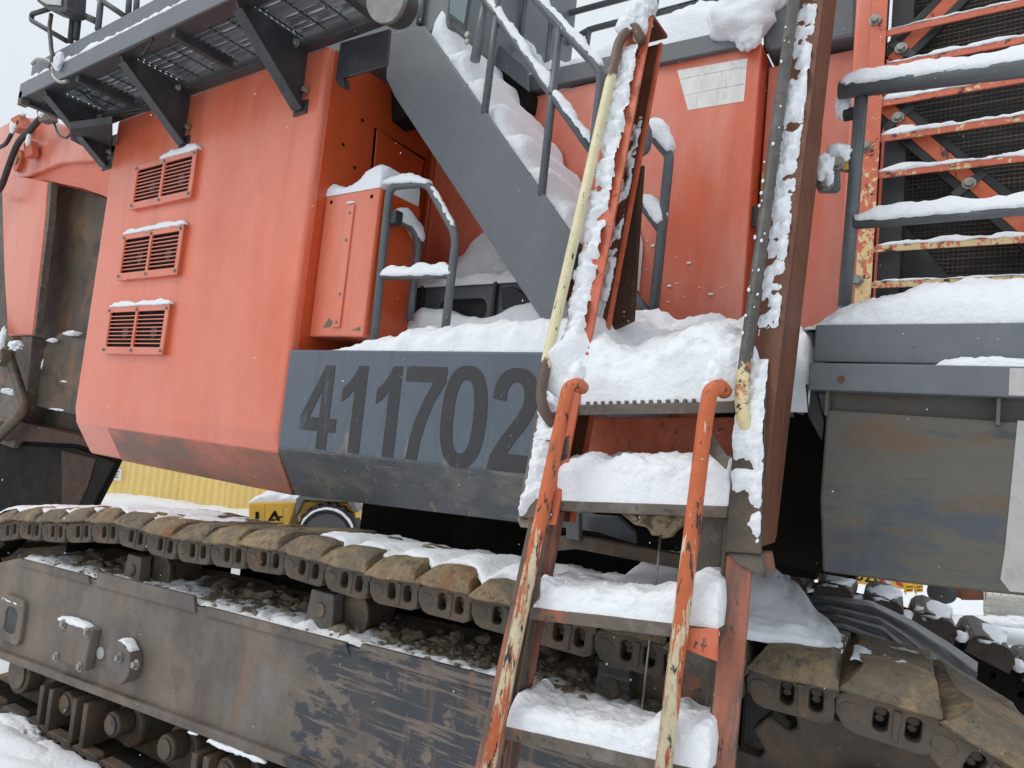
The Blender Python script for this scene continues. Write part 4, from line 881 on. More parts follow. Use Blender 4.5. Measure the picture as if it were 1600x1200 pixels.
def link_mesh():
    lo = [(.0, -.05), (.005, -.10), (.03, -.145), (.06, -.158), (.235, -.158), (.262, -.14), (.266, -.09), (.262, -.05), (.276, -.03), (.272, .0), (.03, .0), (.008, -.02)]
    a = plate(lo, [rrect(.105, -.118, .145, -.026, .019), rrect(.19, -.118, .230, -.026, .019)], .05, MT['link'], .008); a.transform(Matrix.Translation((0, .055, 0)))
    ps = [a, box((.005, .098, -.15), (.26, .24, -.004), MT['black'], 0)]
    for u in (.122, .208): ps.append(cyl((u, .112, -.052), (0, -1, 0), .020, .03, MT['link'], 12, .005)); ps.append(cyl((u, .112, -.085), (0, -1, 0), .014, .02, MT['roller'], 10, .003))
    ps.append(cyl((.045, .056, -.075), (0, -1, 0), .036, .012, MT['link'], 18, .006))
    ps.append(prism([(.155, .05, -.02), (.178, .05, -.02), (.175, .05, -.14), (.158, .05, -.14)], (0, -.008, 0), MT['link'], .006))
    return join(ps)
LK = link_mesh(); LK.transform(Matrix.Diagonal((1, 1, .76, 1))); LK.shade_flat()
for k, (s, z) in enumerate(path[:-1]):
    s2, z2 = path[k+1]; an = math.atan2(z2-z, s2-s); p = TS(s, 0, z)
    rot = Matrix.Rotation(TH, 4, 'Z') @ Matrix.Rotation(-an, 4, 'Y')
    j_ = random.uniform(-.012, .012)
    o = inst('track_shoe', SH[(k*5) % 6], ct, p+TN*j_+V((0, 0, random.uniform(-.004, .006)))); o.rotation_euler = rot.to_euler(); o.scale = (1.02, 1, 1)
    o = inst('track_link', LK, ct, p); o.rotation_euler = rot.to_euler()
# long track frame
FO = .06
ftop = lambda s: .715+.036*(s+4.22); fbot = lambda s: .10+.05*(s+4.2)
sA, sB = -4.40, -.05
fr_pts = [TS(s, FO, z) for s, z in ((sA-.5, ftop(sA)-.17), (sA+.08, ftop(sA+.08)), (sB, ftop(sB)), (sB+.22, ftop(sB)-.3), (sB+.18, fbot(sB)), (sA-.5, fbot(sA-.5)))]
tf = tp('track_frame', prism(fr_pts, TN*.62, MT['frame'], .008))
tp('frame_flange', prism([TS(s, FO-.03, fbot(s)+dz) for s, dz in ((sA-.5, .0), (sB, .0), (sB, .045), (sA-.5, .045))], TN*.03, MT['frame'], .006), tf)
for s0_, s1_, h in ((-4.28, -3.45, .012), (-3.40, -2.5, .05), (-2.44, -1.45, .014), (-1.40, -.1, .03)):
    tp('edge_plate', prism([TS(s0_, FO-.012, ftop(s0_)-.03), TS(s1_, FO-.012, ftop(s1_)-.03), TS(s1_-.03, FO-.012, ftop(s1_)+h), TS(s0_+.01, FO-.012, ftop(s0_)+h)], TN*.022, MT['frame'], .003), tf)
# covers on the frame
def on_frame(pts, dep, m, n, bev=.01): return tp(n, prism([T(*q, FO-dep) for q in pts], TN*(dep+.005), m, bev), tf)
w0 = T(18, 968, FO-.02)
me = plate(rrect(-.135, -.14, .135, .14, .05), [rrect(-.07, -.085, .07, .075, .045)], .025, MT['frame'], .006)
o = inst('window_rim', me, tf, w0); o.rotation_euler = (0, 0, TH)
me = prism([V((x, -.001, z)) for x, z in rrect(-.08, -.09, .08, .085, .045)], (0, .024, 0), MT['dark'], 0); o = inst('window_recess', me, tf, w0+TN*.003); o.rotation_euler = (0, 0, TH)
sc_ = on_frame(((98, 969), (143, 985), (130, 1050), (84, 1028)), .06, MT['frame'], 'square_cover', .012)
for q in ((99, 975), (136, 988), (88, 1026), (125, 1042)): o = inst('bolt', BIG, sc_, T(*q, FO-.06)); o.scale = (1.1, .6, 1.1)
cc = T(204, 1031, FO); rc = tp('round_cover', cyl(cc, -TN, .112, .075, MT['frame'], 36, .008), tf)
for q in ((188, 1027), (214, 1038)): inst('bolt', BIG, rc, T(*q, FO-.076))
tp('seal_plug', cyl(T(159, 1020, FO), -TN, .035, .012, MT['tape'], 9, .004), tf)
# carrier rollers
def carrier(px_b, wpx, ytop, ybot, off):
    a = T(px_b-wpx/2, ybot, off); b = T(px_b+wpx/2, ybot, off); t_ = T(px_b, ytop, off)
    wd = (b-a).length; zb_ = min(a.z, ftop((a-TP).dot(TU))-.05); c = (a+b)/2
    r_ = tp('carrier_roller', prism([V((c.x, c.y, zb_))+TU*x+V((0, 0, z)) for x, z in ((-wd*.55, 0), (wd*.55, 0), (wd*.42, t_.z-zb_), (-wd*.38, t_.z-zb_))], TN*.07, MT['frame'], .006))
    cz = t_.z-.085; cp = V((c.x, c.y, cz))
    tp('axle_cap', cyl(cp, -TN, .035, .008, MT['roller'], 18, .003), r_)
    tp('drum', cyl(cp+TN*.10+TU*.09+V((0, 0, -.01)), TN, .115, .22, MT['roller'], 32, .012), r_); tp('drum_flange', cyl(cp+TN*.09+TU*.09+V((0, 0, -.01)), TN, .13, .025, MT['roller'], 32, .006), r_)
    tp('rear_post', prism([cp+TN*.36+TU*x+V((0, 0, z)) for x, z in ((-.07, -.25), (.07, -.25), (.05, .04), (-.05, .04))], TN*.05, MT['frame'], .006), r_)
carrier(204, 26, 866, 906, .16); carrier(494, 44, 922, 1002, .14); carrier(951, 58, 1036, 1132, .18)
# lower rollers and guards
for px, py in ((28, 1052), (102, 1100), (174, 1133), (258, 1170), (352, 1208), (450, 1245)):
    big = px == 28; c = T(px, py, .10); r_ = .17 if big else .095
    lr = tp('lower_roller', cyl(c, TN, r_*.75, .10, MT['link'], 28, .012))
    tp('roller_cap', cyl(c-TN*.012, TN, r_*.55, .012, MT['roller'], 24, .004), lr); tp('roller_drum', cyl(c+TN*.10+V((0, 0, -.03)), TN, r_*1.35, .3, MT['link'], 32, .02), lr)
for px, py in ((66, 1072), (80, 1078), (117, 1092), (134, 1100), (304, 1178), (322, 1184), (400, 1222)):
    p = T(px, py, .05); tp('roller_guard', prism([p+TU*x+V((0, 0, z)) for x, z in ((-.022, 0), (.022, 0), (.022, -.24), (-.015, -.27))], TN*.22, MT['link'], .005))
# ground run of the chain
for k in range(13):
    s = -5.0+k*PITCH; p = TS(s, 0, -.13)
    o = inst('track_link', LK, ct, p+TU*PITCH+V((0, 0, -.16))); o.rotation_euler = (Matrix.Rotation(TH, 4, 'Z') @ Matrix.Rotation(math.pi, 4, 'Y')).to_euler()
    o = inst('track_shoe', SH[k % 6], ct, p+TU*PITCH+V((0, 0, -.155))); o.rotation_euler = (Matrix.Rotation(TH, 4, 'Z') @ Matrix.Rotation(math.pi, 4, 'Y')).to_euler()
# drive sprocket at the right end
cs = TS(.62, .28, .58); sp_ = []
for k in range(18):
    for dr, r_ in ((-.085, .43), (-.05, .50), (.05, .50), (.085, .43)):
        t = 2*math.pi*k/18+dr*1.6; sp_.append(cs+TU*math.cos(t)*r_+V((0, 0, math.sin(t)*r_)))
spr = tp('drive_sprocket', prism(sp_, TN*.09, MT['link'], .01)); tp('sprocket_hub', cyl(cs-TN*.06, TN, .27, .06, MT['roller'], 40, .015), spr)
for k in range(12): t = 2*math.pi*k/12; inst('bolt', BIG, spr, cs-TN*.062+TU*math.cos(t)*.21+V((0, 0, math.sin(t)*.21)))
tp('end_bracket', prism([TS(s, .05, z) for s, z in ((-.02, .30), (.35, .42), (.42, .62), (.28, .70), (.22, .58), (.1, .55), (-.02, .62))], TN*.12, MT['link'], .02))
# carbody between the tracks
cbd = thing('carbody', TS(-1.6, 1.6, -.2), 'dark undercarriage body between the two crawler tracks', 'undercarriage')
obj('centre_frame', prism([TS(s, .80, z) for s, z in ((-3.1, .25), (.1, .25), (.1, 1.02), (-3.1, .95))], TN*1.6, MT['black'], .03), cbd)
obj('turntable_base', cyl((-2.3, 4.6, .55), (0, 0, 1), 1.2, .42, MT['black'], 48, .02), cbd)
obj('dark_leg_block', prism([TS(s, .68, z) for s, z in ((-4.9, .3), (-3.25, .3), (-3.25, .98), (-4.9, .80))], TN*.2, MT['black'], .02), cbd)  # dark block added to close the bright gap behind the chain
obj('dark_leg_block', prism([TS(s, .62, z) for s, z in ((-2.6, .3), (-.4, .3), (-.4, .95), (-2.6, .9))], TN*.3, MT['black'], .03), cbd)
# far track: dark shoes curving down on the right
ft = thing('crawler_track', TS(.5, 3.1, -.35), 'far crawler track, dark shoes with snow, curving down beyond the steel box', 'track')
FOFF = 2.75
fp = [on(x, y, TP+TN*FOFF, TN) for x, y in ((1000, 885), (1170, 912), (1262, 928), (1352, 952), (1415, 972), (1475, 995), (1545, 1026), (1592, 1052), (1640, 1080), (1680, 1130), (1700, 1190), (1700, 1260))]
F1 = resample(fp, .03); acc = 0; marks = [F1[0]]
for a, b in zip(F1, F1[1:]):
    if (b-marks[-1]).length >= .285: marks.append(b)
def far_shoe():
    vs = [(0, -.03), (.24, -.03), (.245, .04), (.225, .085), (.19, .105), (.06, .11), (.02, .085), (0, .05)]
    return prism([V((x, 0, z)) for x, z in vs], (0, -.72, 0), MT['rustdark'], .005)
def far_link():
    a = plate([(-.01, -.2), (.285, -.2), (.285, .0), (-.01, .0)], [rrect(.07, -.12, .10, -.08, .012), rrect(.18, -.12, .21, -.08, .012)], .06, MT['black'], .004); a.transform(Matrix.Translation((0, -.6, 0))); 
    b = a.copy(); b.transform(Matrix.Translation((0, .42, 0))); return join([a, b, box((.125, -.59, -.15), (.16, -.13, -.06), MT['black'], 0)])
FSM, FLM = far_shoe(), far_link()
for a, b in zip(marks, marks[1:]):
    d = b-a; an = math.atan2(d.z, V((d.x, d.y)).length); e = (Matrix.Rotation(TH, 4, 'Z') @ Matrix.Rotation(-an, 4, 'Y')).to_euler()
    inst('track_shoe', FSM, ft, a+TN*.72, e); inst('track_link', FLM, ft, a+TN*.72, e)
lowp = [p+V((0, 0, -.17))+TN*.2 for p in fp[:9]]
obj('track_frame', prism(lowp+[V((lowp[-1].x, lowp[-1].y, .0)), V((lowp[0].x, lowp[0].y, .0))], TN*.3, MT['black'], 0), ft)  # black plate added to hide bright snow and darken the space under the shoes
fs_ = []
for a, b in zip(marks, marks[1:]):
    d = (b-a); m_ = a.lerp(b, .45)+V((0, 0, .10)); 
    if d.normalized().z > -.9: fs_.append(lump(m_+TN*.3, .105, (1.0, 3.2, .22), SNOW, a.x, .25)); fs_.append(lump(a.lerp(b, .93)+TN*.1+V((0, 0, .03)), .045, (1.0, 3.0, .6), SNOW, a.x+2, .25))
snow_obj('far_track_snow', join(fs_), 'thin snow on the dark shoes of the far crawler track', snow_smooth)
# crumpled grey sheet between the tracks
def sheet():
    rows = [[(1180, 930), (1280, 930), (1360, 938), (1424, 968), (1480, 1002), (1528, 1035)],
            [(1200, 941), (1290, 941), (1368, 955), (1415, 982), (1472, 1020), (1526, 1062)],
            [(1210, 949), (1300, 953), (1375, 972), (1408, 994), (1462, 1040), (1522, 1074)],
            [(1216, 958), (1310, 966), (1380, 985), (1404, 1006), (1460, 1058), (1506, 1080)],
            [(1230, 966), (1320, 978), (1380, 1000), (1400, 1022), (1455, 1072), (1480, 1090)]]
    g = []; NU, NV = 44, 30
    for j in range(NV+1):
        fv = j/NV*(len(rows)-1); r0 = min(int(fv), len(rows)-2); tv = fv-r0
        for i in range(NU+1):
            fu = i/NU*5; c0_ = min(int(fu), 4); tu = fu-c0_
            def px(r): return tuple(rows[r][c0_][k]*(1-tu)+rows[r][c0_+1][k]*tu for k in (0, 1))
            q = tuple(px(r0)[k]*(1-tv)+px(r0+1)[k]*tv for k in (0, 1))
            pl = abs(((j/NV*3.5) % 1)-.5)*2
            off = 1.10-.30*(j/NV)+.05*pl+.012*fbm(V((i*.09, j*.12, 1)), 1, 3)
            g.append(T(q[0], q[1], off)+V((0, 0, .0)))
    W_ = NU+1
    me = mesh(g, [[j*W_+i, j*W_+i+1, (j+1)*W_+i+1, (j+1)*W_+i] for j in range(NV) for i in range(NU)], MT['sheet'])
    bm = bmesh.new(); bm.from_mesh(me); r = bmesh.ops.solidify(bm, geom=bm.faces[:], thickness=.012); bm.to_mesh(me); bm.free(); return me
obj('crumpled_sheet', sheet(), None, 'crumpled dark grey folded sheet lying between the two crawler tracks', 'sheet')
# mud clods on the frame
clod = [lump((0, 0, 0), 1, (1.15, 1, .75), MT['mud'], i*1.7+.3, .55, 3, 2.0) for i in range(7)]
spots = [(-3.75, .3, 11, .25), (-3.4, .35, 9, .3), (-2.55, .40, 14, .35), (-2.2, .42, 8, .2), (-1.55, .36, 16, .3), (-1.2, .34, 12, .25), (-1.0, .28, 6, .2), (-.62, .38, 10, .25), (-.3, .35, 4, .2)]
for s, of, n, sp in spots:
    for k in range(n):
        s_ = s+random.gauss(0, sp*.6); o_ = min(.62, max(.12, of+random.gauss(0, .1))); r_ = random.choice((.014, .017, .02, .025, .03, .036, .048))*random.uniform(.8, 1.2)
        zc = ftop(s_)+.012+max(0, (o_-.2))*.05
        o = inst('mud_clod', random.choice(clod), None, TS(s_, o_, zc)); o.scale = (r_*random.uniform(.8, 1.4), r_, r_*random.uniform(.7, 1.1)); o.rotation_euler = (random.uniform(-.4, .4), random.uniform(-.4, .4), random.uniform(0, 6.3))
        tag(o, 'frozen brown mud clod lying on the snowy near track frame', 'mud clod', 'mud clods on the near track frame')
deb = []
for k in range(900):
    s, of, n, sp = random.choice(spots); s_ = s+random.gauss(0, sp*1.1); o_ = min(.64, max(.09, of+random.gauss(0, .16))); r_ = random.uniform(.004, .009)*random.choice((1, 1, 1.4, 2))
    deb.append(lump(TS(s_, o_, ftop(s_)+.014), r_, (1.2, 1, .7), MT['mud'], k, .4, 1))
dbo = obj('mud_crumbs', join(deb), None, 'small mud crumbs scattered over the near track frame snow', 'debris', None, 'stuff')
def frame_snow():
    vs = []; fs = []; NU, NV = 330, 34
    for i in range(NU+1):
        for j in range(NV+1):
            s = -4.28+4.2*i/NU; o_ = FO+.015+.58*j/NV; p = TS(s, o_, ftop(s)+.002)
            h = .013+.02*fbm(p, 4, 4)+.012*fbm(p, 16, 3)-.02*max(0, j/NV-.55)*2
            for (sx, of, n, sp) in spots: h -= .020*math.exp(-((s-sx)/(sp*.8))**2-((o_-of-.05)/.14)**2)
            vs.append(p+V((0, 0, max(-.004, h)*(min(1, j/2+.25)))))
    W_ = NV+1
    for i in range(NU):
        for j in range(NV): fs.append([i*W_+j, i*W_+j+1, (i+1)*W_+j+1, (i+1)*W_+j])
    return mesh(vs, fs, SNOW, True)
snow_obj('frame_snow', frame_snow(), 'thin snow sheet over the top of the near track frame')
mudbase = obj('mud_layer', prism([TS(s, FO+.10, ftop(s)+.001) for s in (sA+.15, sB)]+[TS(s, FO+.6, ftop(s)+.02) for s in (sB, sA+.15)], (0, 0, .006), MT['mud'], 0), None, 'frozen mud layer packed on the near track frame', 'mud', None, 'stuff')

# ================================================================== FRONT ATTACHMENT ON THE LEFT
YA = 3.15
bo = thing('digging_boom', (-7.2, 3.5, .4), 'orange digging boom with greasy dark inner plate and hoses', 'boom')
def A(pts, off=0): return [Y(*q, YA+off) for q in pts]
obj('boom_head', prism(A(((-30, 208), (-5, 200), (28, 182), (60, 183), (108, 196), (176, 236), (240, 270), (240, 310), (176, 250), (95, 254), (40, 276), (-30, 282))), (0, .8, 0), MT['orange'], .03), bo)
obj('boom_underside', prism(A(((14, 272), (42, 276), (96, 255), (178, 250), (178, 312), (128, 294), (74, 283), (20, 280)), .05), (0, .55, 0), MT['deep'], .01), bo)
obj('arm_plate', prism(A(((2, 272), (40, 277), (74, 284), (71, 335), (62, 420), (50, 524), (12, 524), (6, 420))), (0, .08, 0), MT['faded'], .015), bo)
obj('plate_edge', prism(A(((74, 284), (80, 284), (76, 345), (66, 425), (54, 526), (50, 524), (62, 420), (71, 335)), .01), (0, .07, 0), MT['tread'], .004), bo)
obj('inner_plate', prism(A(((76, 284), (128, 294), (180, 314), (180, 700), (30, 690), (40, 600), (52, 524)), .25), (0, .1, 0), MT['grease'], .01), bo)
obj('inner_wall', prism(A(((-40, 280), (20, 280), (20, 700), (-40, 700)), .3), (0, .4, 0), MT['grease'], .02), bo)
obj('wear_plate', prism(A(((68, 545), (92, 520), (135, 530), (140, 560), (124, 650), (56, 635)), .10), (0, .14, 0), MT['grease'], .012), bo)
obj('lower_bracket', prism(A(((34, 525), (50, 525), (40, 640), (20, 700), (-10, 690), (8, 600)), .02), (0, .15, 0), MT['tread'], .01), bo)
pj = Y(14, 560, YA-.1); obj('pin_joint', cyl(pj, (0, -1, 0), .10, .11, MT['roller'], 28, .015), bo); obj('pin_head', cyl(pj+V((0, -.10, 0)), (0, -1, 0), .06, .05, MT['link'], 18, .012), bo)
obj('link_arm', tube(A(((-40, 470), (12, 550), (40, 640), (-20, 700)), -.1), .055, MT['grease'], .1, 12), bo)
pl = Y(26, 250, YA-.05); lg = obj('lug', prism([pl+V((math.cos(t)*.11, 0, math.sin(t)*.135)) for t in [i*math.pi/12 for i in range(24)]], (0, .06, 0), MT['worn'], .01), bo)
obj('lug_pin', cyl(pl, (0, -1, 0), .055, .02, MT['ochre'], 20, .006), lg)
obj('lug_block', prism(A(((36, 224), (48, 218), (50, 240), (38, 246)), -.1), (0, .08, 0), MT['worn'], .01), bo)
obj('hose', tube(A(((-20, 300), (0, 300), (15, 255), (28, 222), (48, 202), (66, 182)), -.15), .034, MT['hose'], .2, 12), bo)
obj('hose', tube(A(((-20, 240), (10, 225), (20, 205), (30, 190)), -.14), .023, MT['hose'], .1, 10), bo)
obj('hose', tube(A(((76, 178), (84, 190), (92, 212), (104, 216), (110, 210)), -.12), .012, MT['hose'], .1, 8), bo)
obj('hose_clamp', prism(A(((56, 172), (74, 170), (76, 186), (60, 190)), -.2), (0, .1, 0), MT['tread'], .01), bo)
obj('valve_block', prism(A(((16, 185), (28, 178), (34, 200), (20, 206)), -.15), (0, .12, 0), MT['worn'], .01), bo)
bk = thing('excavator_bucket', (-7.6, 3.5, -.3), 'huge dark bucket hanging behind the left end of the track', 'bucket')
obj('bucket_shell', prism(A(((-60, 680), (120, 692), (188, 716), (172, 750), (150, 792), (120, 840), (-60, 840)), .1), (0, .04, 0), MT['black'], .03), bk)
obj('bucket_side', prism(A(((-60, 690), (118, 700), (180, 722), (165, 750), (144, 790), (118, 830), (-60, 830)), .07), (0, .028, 0), MT['black'], .008), bk)
obj('bucket_rib', prism(A(((96, 704), (150, 717), (136, 762), (118, 800), (96, 800)), .062), (0, .02, 0), MT['board'], .006), bk)
obj('bucket_lip', prism(A(((-60, 655), (30, 660), (120, 680), (176, 708), (188, 716), (120, 694), (-60, 684)), .0), (0, .3, 0), MT['board'], .015), bk)
asn = [lump(Y(112, 521, YA+.08), 0.078, (2.2, .4, .3), SNOW, 2, .6, 4), lump(Y(82, 532, YA+.08), 0.062, (1.8, .4, .3), SNOW, 14, .6, 4), lump(Y(25, 540, YA-.16), 0.078, (1.7, .5, .6), SNOW, 4, .6, 4), lump(Y(16, 612, YA-.1), 0.094, (2.0, .5, .3), SNOW, 5, .6, 4), lump(Y(4, 530, YA-.2), 0.062, (.8, .5, 2), SNOW, 6, .3),
       lump(Y(20, 200, YA-.2), 0.055, (1, .5, 1.2), SNOW, 8, .4), lump(Y(44, 219, YA-.15), 0.047, (.8, .5, 1.6), SNOW, 9, .3), lump(Y(32, 182, YA-.1), 0.062, (2.2, .5, .5), SNOW, 10, .4), lump(Y(64, 178, YA-.25), 0.039, (1, .6, .8), SNOW, 11, .4), lump(Y(90, 640, YA+.10), 0.078, (2.0, .3, .14), SNOW, 12, .6, 4), lump(Y(66, 570, YA+.1), 0.027, (.6, .3, 2), SNOW, 13, .6, 3), lump(Y(100, 596, YA+.1), 0.023, (3, .3, .4), SNOW, 15, .6, 3)]
snow_obj('arm_snow', join(asn), 'small snow lumps on the pins and plates of the arm')

# ================================================================== SNOW ON THE MACHINE
def pick(pts, i, j): return fillet(pts, .07)[i:j]
snow_obj('rail_snow', snow_rail([H1[2].lerp(H1[3], .12), H1[3].lerp(H1[2], .12)], .0235, .008, .02, rag=.6), 'thin snow streak down the slope of the looped deck handrail')
snow_obj('rail_snow', snow_rail([H1[1]+V((-.035, 0, .008)), H1[1].lerp(H1[2], .6)+V((0, 0, .004)), H1[2].lerp(H1[3], .06)], .0235, .038, .034), 'rounded snow on the looped deck handrail')
snow_obj('rail_snow', snow_rail([V(p) for p in H2], .02, .05, .026), 'snow strip on the short middle rail of the looped deck handrail')
snow_obj('rail_snow', snow_rail(G1[:3], .023, .06, .04), 'snow on the bent grab rail beside the small orange box')
snow_obj('rail_snow', snow_rail([RA[0]+V((.01, 0, 0)), RA[1]], .034, .040, .036, rag=.25), 'thick snow loaf along the upper right side rail')
snow_obj('rail_snow', snow_rail([RB[0]+V((.0, 0, 0)), RB[1]], .023, .036, .027, rag=.25), 'thick snow loaf along the lower right side rail')
for q, yy, h, lb in ((((720, -40), (800, -50), (838, 0), (876, 42), (938, 108)), yn, .018, 'upper near stair rail'), (((735, -33), (781, 31), (858, 142)), yn, .022, 'left half of the near middle stair rail'), (((864, 150), (922, 232)), yn, .022, 'right half of the near middle stair rail'),
                   (((819, 68), (851, 124)), yf_, .03, 'left half of the far middle stair rail'), (((868, 138), (924, 205)), yf_, .04, 'right half of the far middle stair rail')):
    if q[0][0] == 720: q = q[2:]
    snow_obj('rail_snow', snow_rail([Y(*k, yy)+V((0, 0, .008)) for k in q], .02, h, .022, rag=.5), 'thin snow on the '+lb)
snow_obj('rail_snow', snow_rail([Y(*k, 3.2) for k in ((1004, 205), (1018, 209), (1045, 240))], .026, .06, .045), 'snow on the bent rail end beside the ladder')
snow_obj('rail_snow', snow_rail([Y(*k, 3.2) for k in ((1002, 312), (1030, 352))], .022, .07, .035), 'snow on the rail brace beside the ladder')
for a_, b_ in ((50, 8), (101, 67), (159, 126), (215, 186), (272, 248), (389, 373), (442, 439)):
    a, b = Y(1376, a_, YG+.018), Y(1600, b_, YG+.018); z = (a.z+b.z)/2+.014
    nm = {50: 'top', 101: 'second', 159: 'third', 215: 'fourth', 272: 'fifth', 389: 'sixth', 442: 'bottom'}[a_]
    snow_obj('bar_snow', snow_rail([V((fx1+.01, YG+.02, z)), V((.1, YG+.02, z)), V((.6, YG+.02, z))], .002, .014 if a_ not in (50, 442) else .006, .01, rag=.7), 'thin snow line on the %s orange radiator guard bar' % nm)
    if a_ in (159, 215, 272): snow_obj('bar_snow', snow_rail([V((fx1+.0, YG+.03, z)), V((fx1+.16, YG+.03, z))], .004, .035, .02), 'small snow drift at the left end of the %s radiator guard bar' % nm)
# decks
xs = [xp0+.25, -2.9, -2.5, -2.1, -1.7, -1.36]
snow_obj('deck_snow', snow_bank([V((x, YP+.012, 2.2)) for x in (-3.12, -2.7, -2.3, -1.9, -1.35)], [.0, .05, .11, .14, .16, .17, .18, .18], [V((x, 3.3, 2.2)) for x in (-3.2, -2.7, -2.3, -1.9, -1.35)], hb=[.0, .18, .30, .29, .30, .28, .28], amp=.028, step=.02), 'deep snow along the deck above the number panel')
snow_obj('deck_snow', snow_bank([V((x, 3.27, 2.725)) for x in (-3.16, -2.6, -1.65)], [.06, .07, .08, .09, .10, .10], [V((x, 3.61, 2.725)) for x in (-3.2, -2.6, -1.65)], hb=[.10, .30, .45, .46, .46, .46, .46, .46], amp=.03, step=.025), 'tall snow heap on the step block under the stairs')
snow_obj('deck_snow', snow_bank([V((-3.0, 3.08, 2.36)), V((-1.75, 3.08, 2.40))], [.10, .19, .17, .13, .10, .11, .16, .19, .17, .14], [V((-3.0, 3.3, 2.36)), V((-1.75, 3.3, 2.40))], amp=.02), 'lumpy snow ridge in front of the step block')
snow_obj('deck_snow', snow_bank([V((x, YF+.015, 2.302)) for x in (-.54, -.3, 0, 1.2)], [.03, .12, .175, .18, .175, .18, .17, .17, .17], [V((x, YG-.02, 2.302)) for x in (-.56, -.3, 0, 1.2)], hb=[.15, .24, .26, .25, .25, .25, .25], amp=.022, step=.014, ns=7, nv=36), 'deep snow bank on the right side deck')
snow_obj('deck_snow', snow_bank([V((-.62, 2.66, 2.0)), V((-.50, 2.62, 2.0))], [.2, .32, .3], [V((-.62, 3.2, 2.0)), V((-.50, 3.2, 2.0))], amp=.02), 'snow packed in the gap beside the right side deck')
snow_obj('deck_snow', snow_bank([V((x, YF-.04, 2.170)) for x in (-.15, 0, .2, 1.1)], [.0, .028, .012, .03, .02, .035, .02, .03], [V((x, YF-.003, 2.170)) for x in (-.15, 0, .2, 1.1)], amp=.01, step=.01, ns=14), 'ragged snow on the lip of the right side deck')
snow_obj('deck_snow', snow_bank([V((x, YB+.005, zb1)) for x in (X1+.0, -3.2, xb1-.01)], [.10, .085, .06, .08, .11, .16, .17, .15], [V((x, YB+SBD-.01, zb1)) for x in (X1+.0, -3.2, xb1-.01)], amp=.012, step=.012), 'smooth snow cap on the small orange side box', snow_smooth)
h_ = Y(553, 318, YB); snow_obj('deck_snow', snow_rail([V((hx-.035, YB-.006, h_.z)), V((hx+.03, YB-.006, h_.z))], .003, .02, .016), 'tiny snow strip on the hinge of the small box')
# engine house roof
snow_obj('roof_snow', snow_bank([Y(*q, YH-.03) for q in ((780, 132), (870, 106), (1000, 78), (1150, 45))], [.03, .05, .10, .05, .10, .22, .26, .30, .2], [Y(*q, YH-.03)+V((0, .8, 0)) for q in ((780, 132), (870, 106), (1000, 78), (1150, 45))], amp=.03, step=.03), 'deep drifted snow on the engine cover roof')
rs = [lump(Y(1158, 30, YH-.02), .19, (1.0, .7, .8), SNOW, 3.3, .16, 4, 1.4), lump(Y(1172, 46, YH-.05), .10, (.8, .5, 1.15), SNOW, 5.1, .2, 4, 1.8), lump(Y(1176, 6, YH+.05), .17, (1.1, .6, .7), SNOW, 4.1, .2, 4, 1.5), lump(Y(1225, -2, YH+.1), .14, (2.0, .6, .4), SNOW, 6, .2, 3)]
snow_obj('roof_snow', join(rs), 'snow clump hanging over the engine cover corner')
# stairs
sa, sb_ = Y(668, 46, YS), Y(893, 366, YS)
scal = []
for k in range(7): scal += [.20-.008*k, .25-.010*k, .25-.010*k, .17-.008*k, .12]
off_ = V((-.02, .05, -.06))
snow_obj('stair_snow', snow_bank([sa+off_, sb_+off_], [.34, .40, .38]+scal[2:], [sa+off_+V((0, .68, 0)), sb_+off_+V((0, .68, 0))], hb=[.5, .5]+scal, amp=.014, step=.012, sharp=.75, ns=5), 'billowing snow heaped on the stair treads')
# ladder
a, b = TW[0]
snow_obj('ladder_snow', snow_bank([LB(la-.04, 1.92, .0), a+V((.06, .01, .0)), a.lerp(b, .5)+V((0, .01, 0)), b+V((-.02, .01, 0)), b+V((.06, .02, .02))], [.26, .36, .27, .22, .20, .21, .24, .25, .25, .22, .2], [V((x, 3.05, 2.08)) for x in (-1.46, -1.2, -1.0, -.8, -.58)], hb=[.38, .40, .34, .36, .37, .35, .33, .3], amp=.045, step=.012, sharp=.45, ns=5, nv=48), 'great lumpy snow heap on the top ladder platform')
a, b = TW[1]
snow_obj('ladder_snow', snow_bank([a+V((.005, .003, 0)), a.lerp(b, .5)+V((0, .003, 0)), b+V((.0, .003, 0))], [.15, .155, .16, .16, .155, .155, .15], [a+V((.005, .3, 0)), a.lerp(b, .5)+V((0, .3, 0)), b+V((0, .3, 0))], hb=[.15, .17, .16, .15], amp=.022, step=.010, sharp=.45, ns=9, nv=40, et=.03), 'thick snow block on the second ladder tread from the top')
a, b = TW[2]
snow_obj('ladder_snow', snow_bank([a+V((.01, .003, 0)), a.lerp(b, .5)+V((0, .003, 0)), b+V((.0, .003, 0))], [.11, .078, .072, .072, .078, .08, .095, .15, .12], [a+V((.01, .22, 0)), a.lerp(b, .5)+V((0, .22, 0)), b+V((0, .22, 0))], amp=.018, step=.010, sharp=.5, ns=9, nv=40, et=.03), 'snow on the third ladder tread with a raised right end')
a, b = TW[3]
snow_obj('ladder_snow', snow_bank([a+V((.0, .003, 0)), a.lerp(b, .5)+V((0, .003, 0)), b+V((.0, .003, 0))], [.115, .066, .06, .064, .066, .064, .075, .12, .11, .13], [a+V((.0, .22, 0)), a.lerp(b, .5)+V((0, .22, 0)), b+V((0, .22, 0))], amp=.017, step=.010, sharp=.5, ns=9, nv=40, et=.03), 'snow on the lowest visible ladder tread')
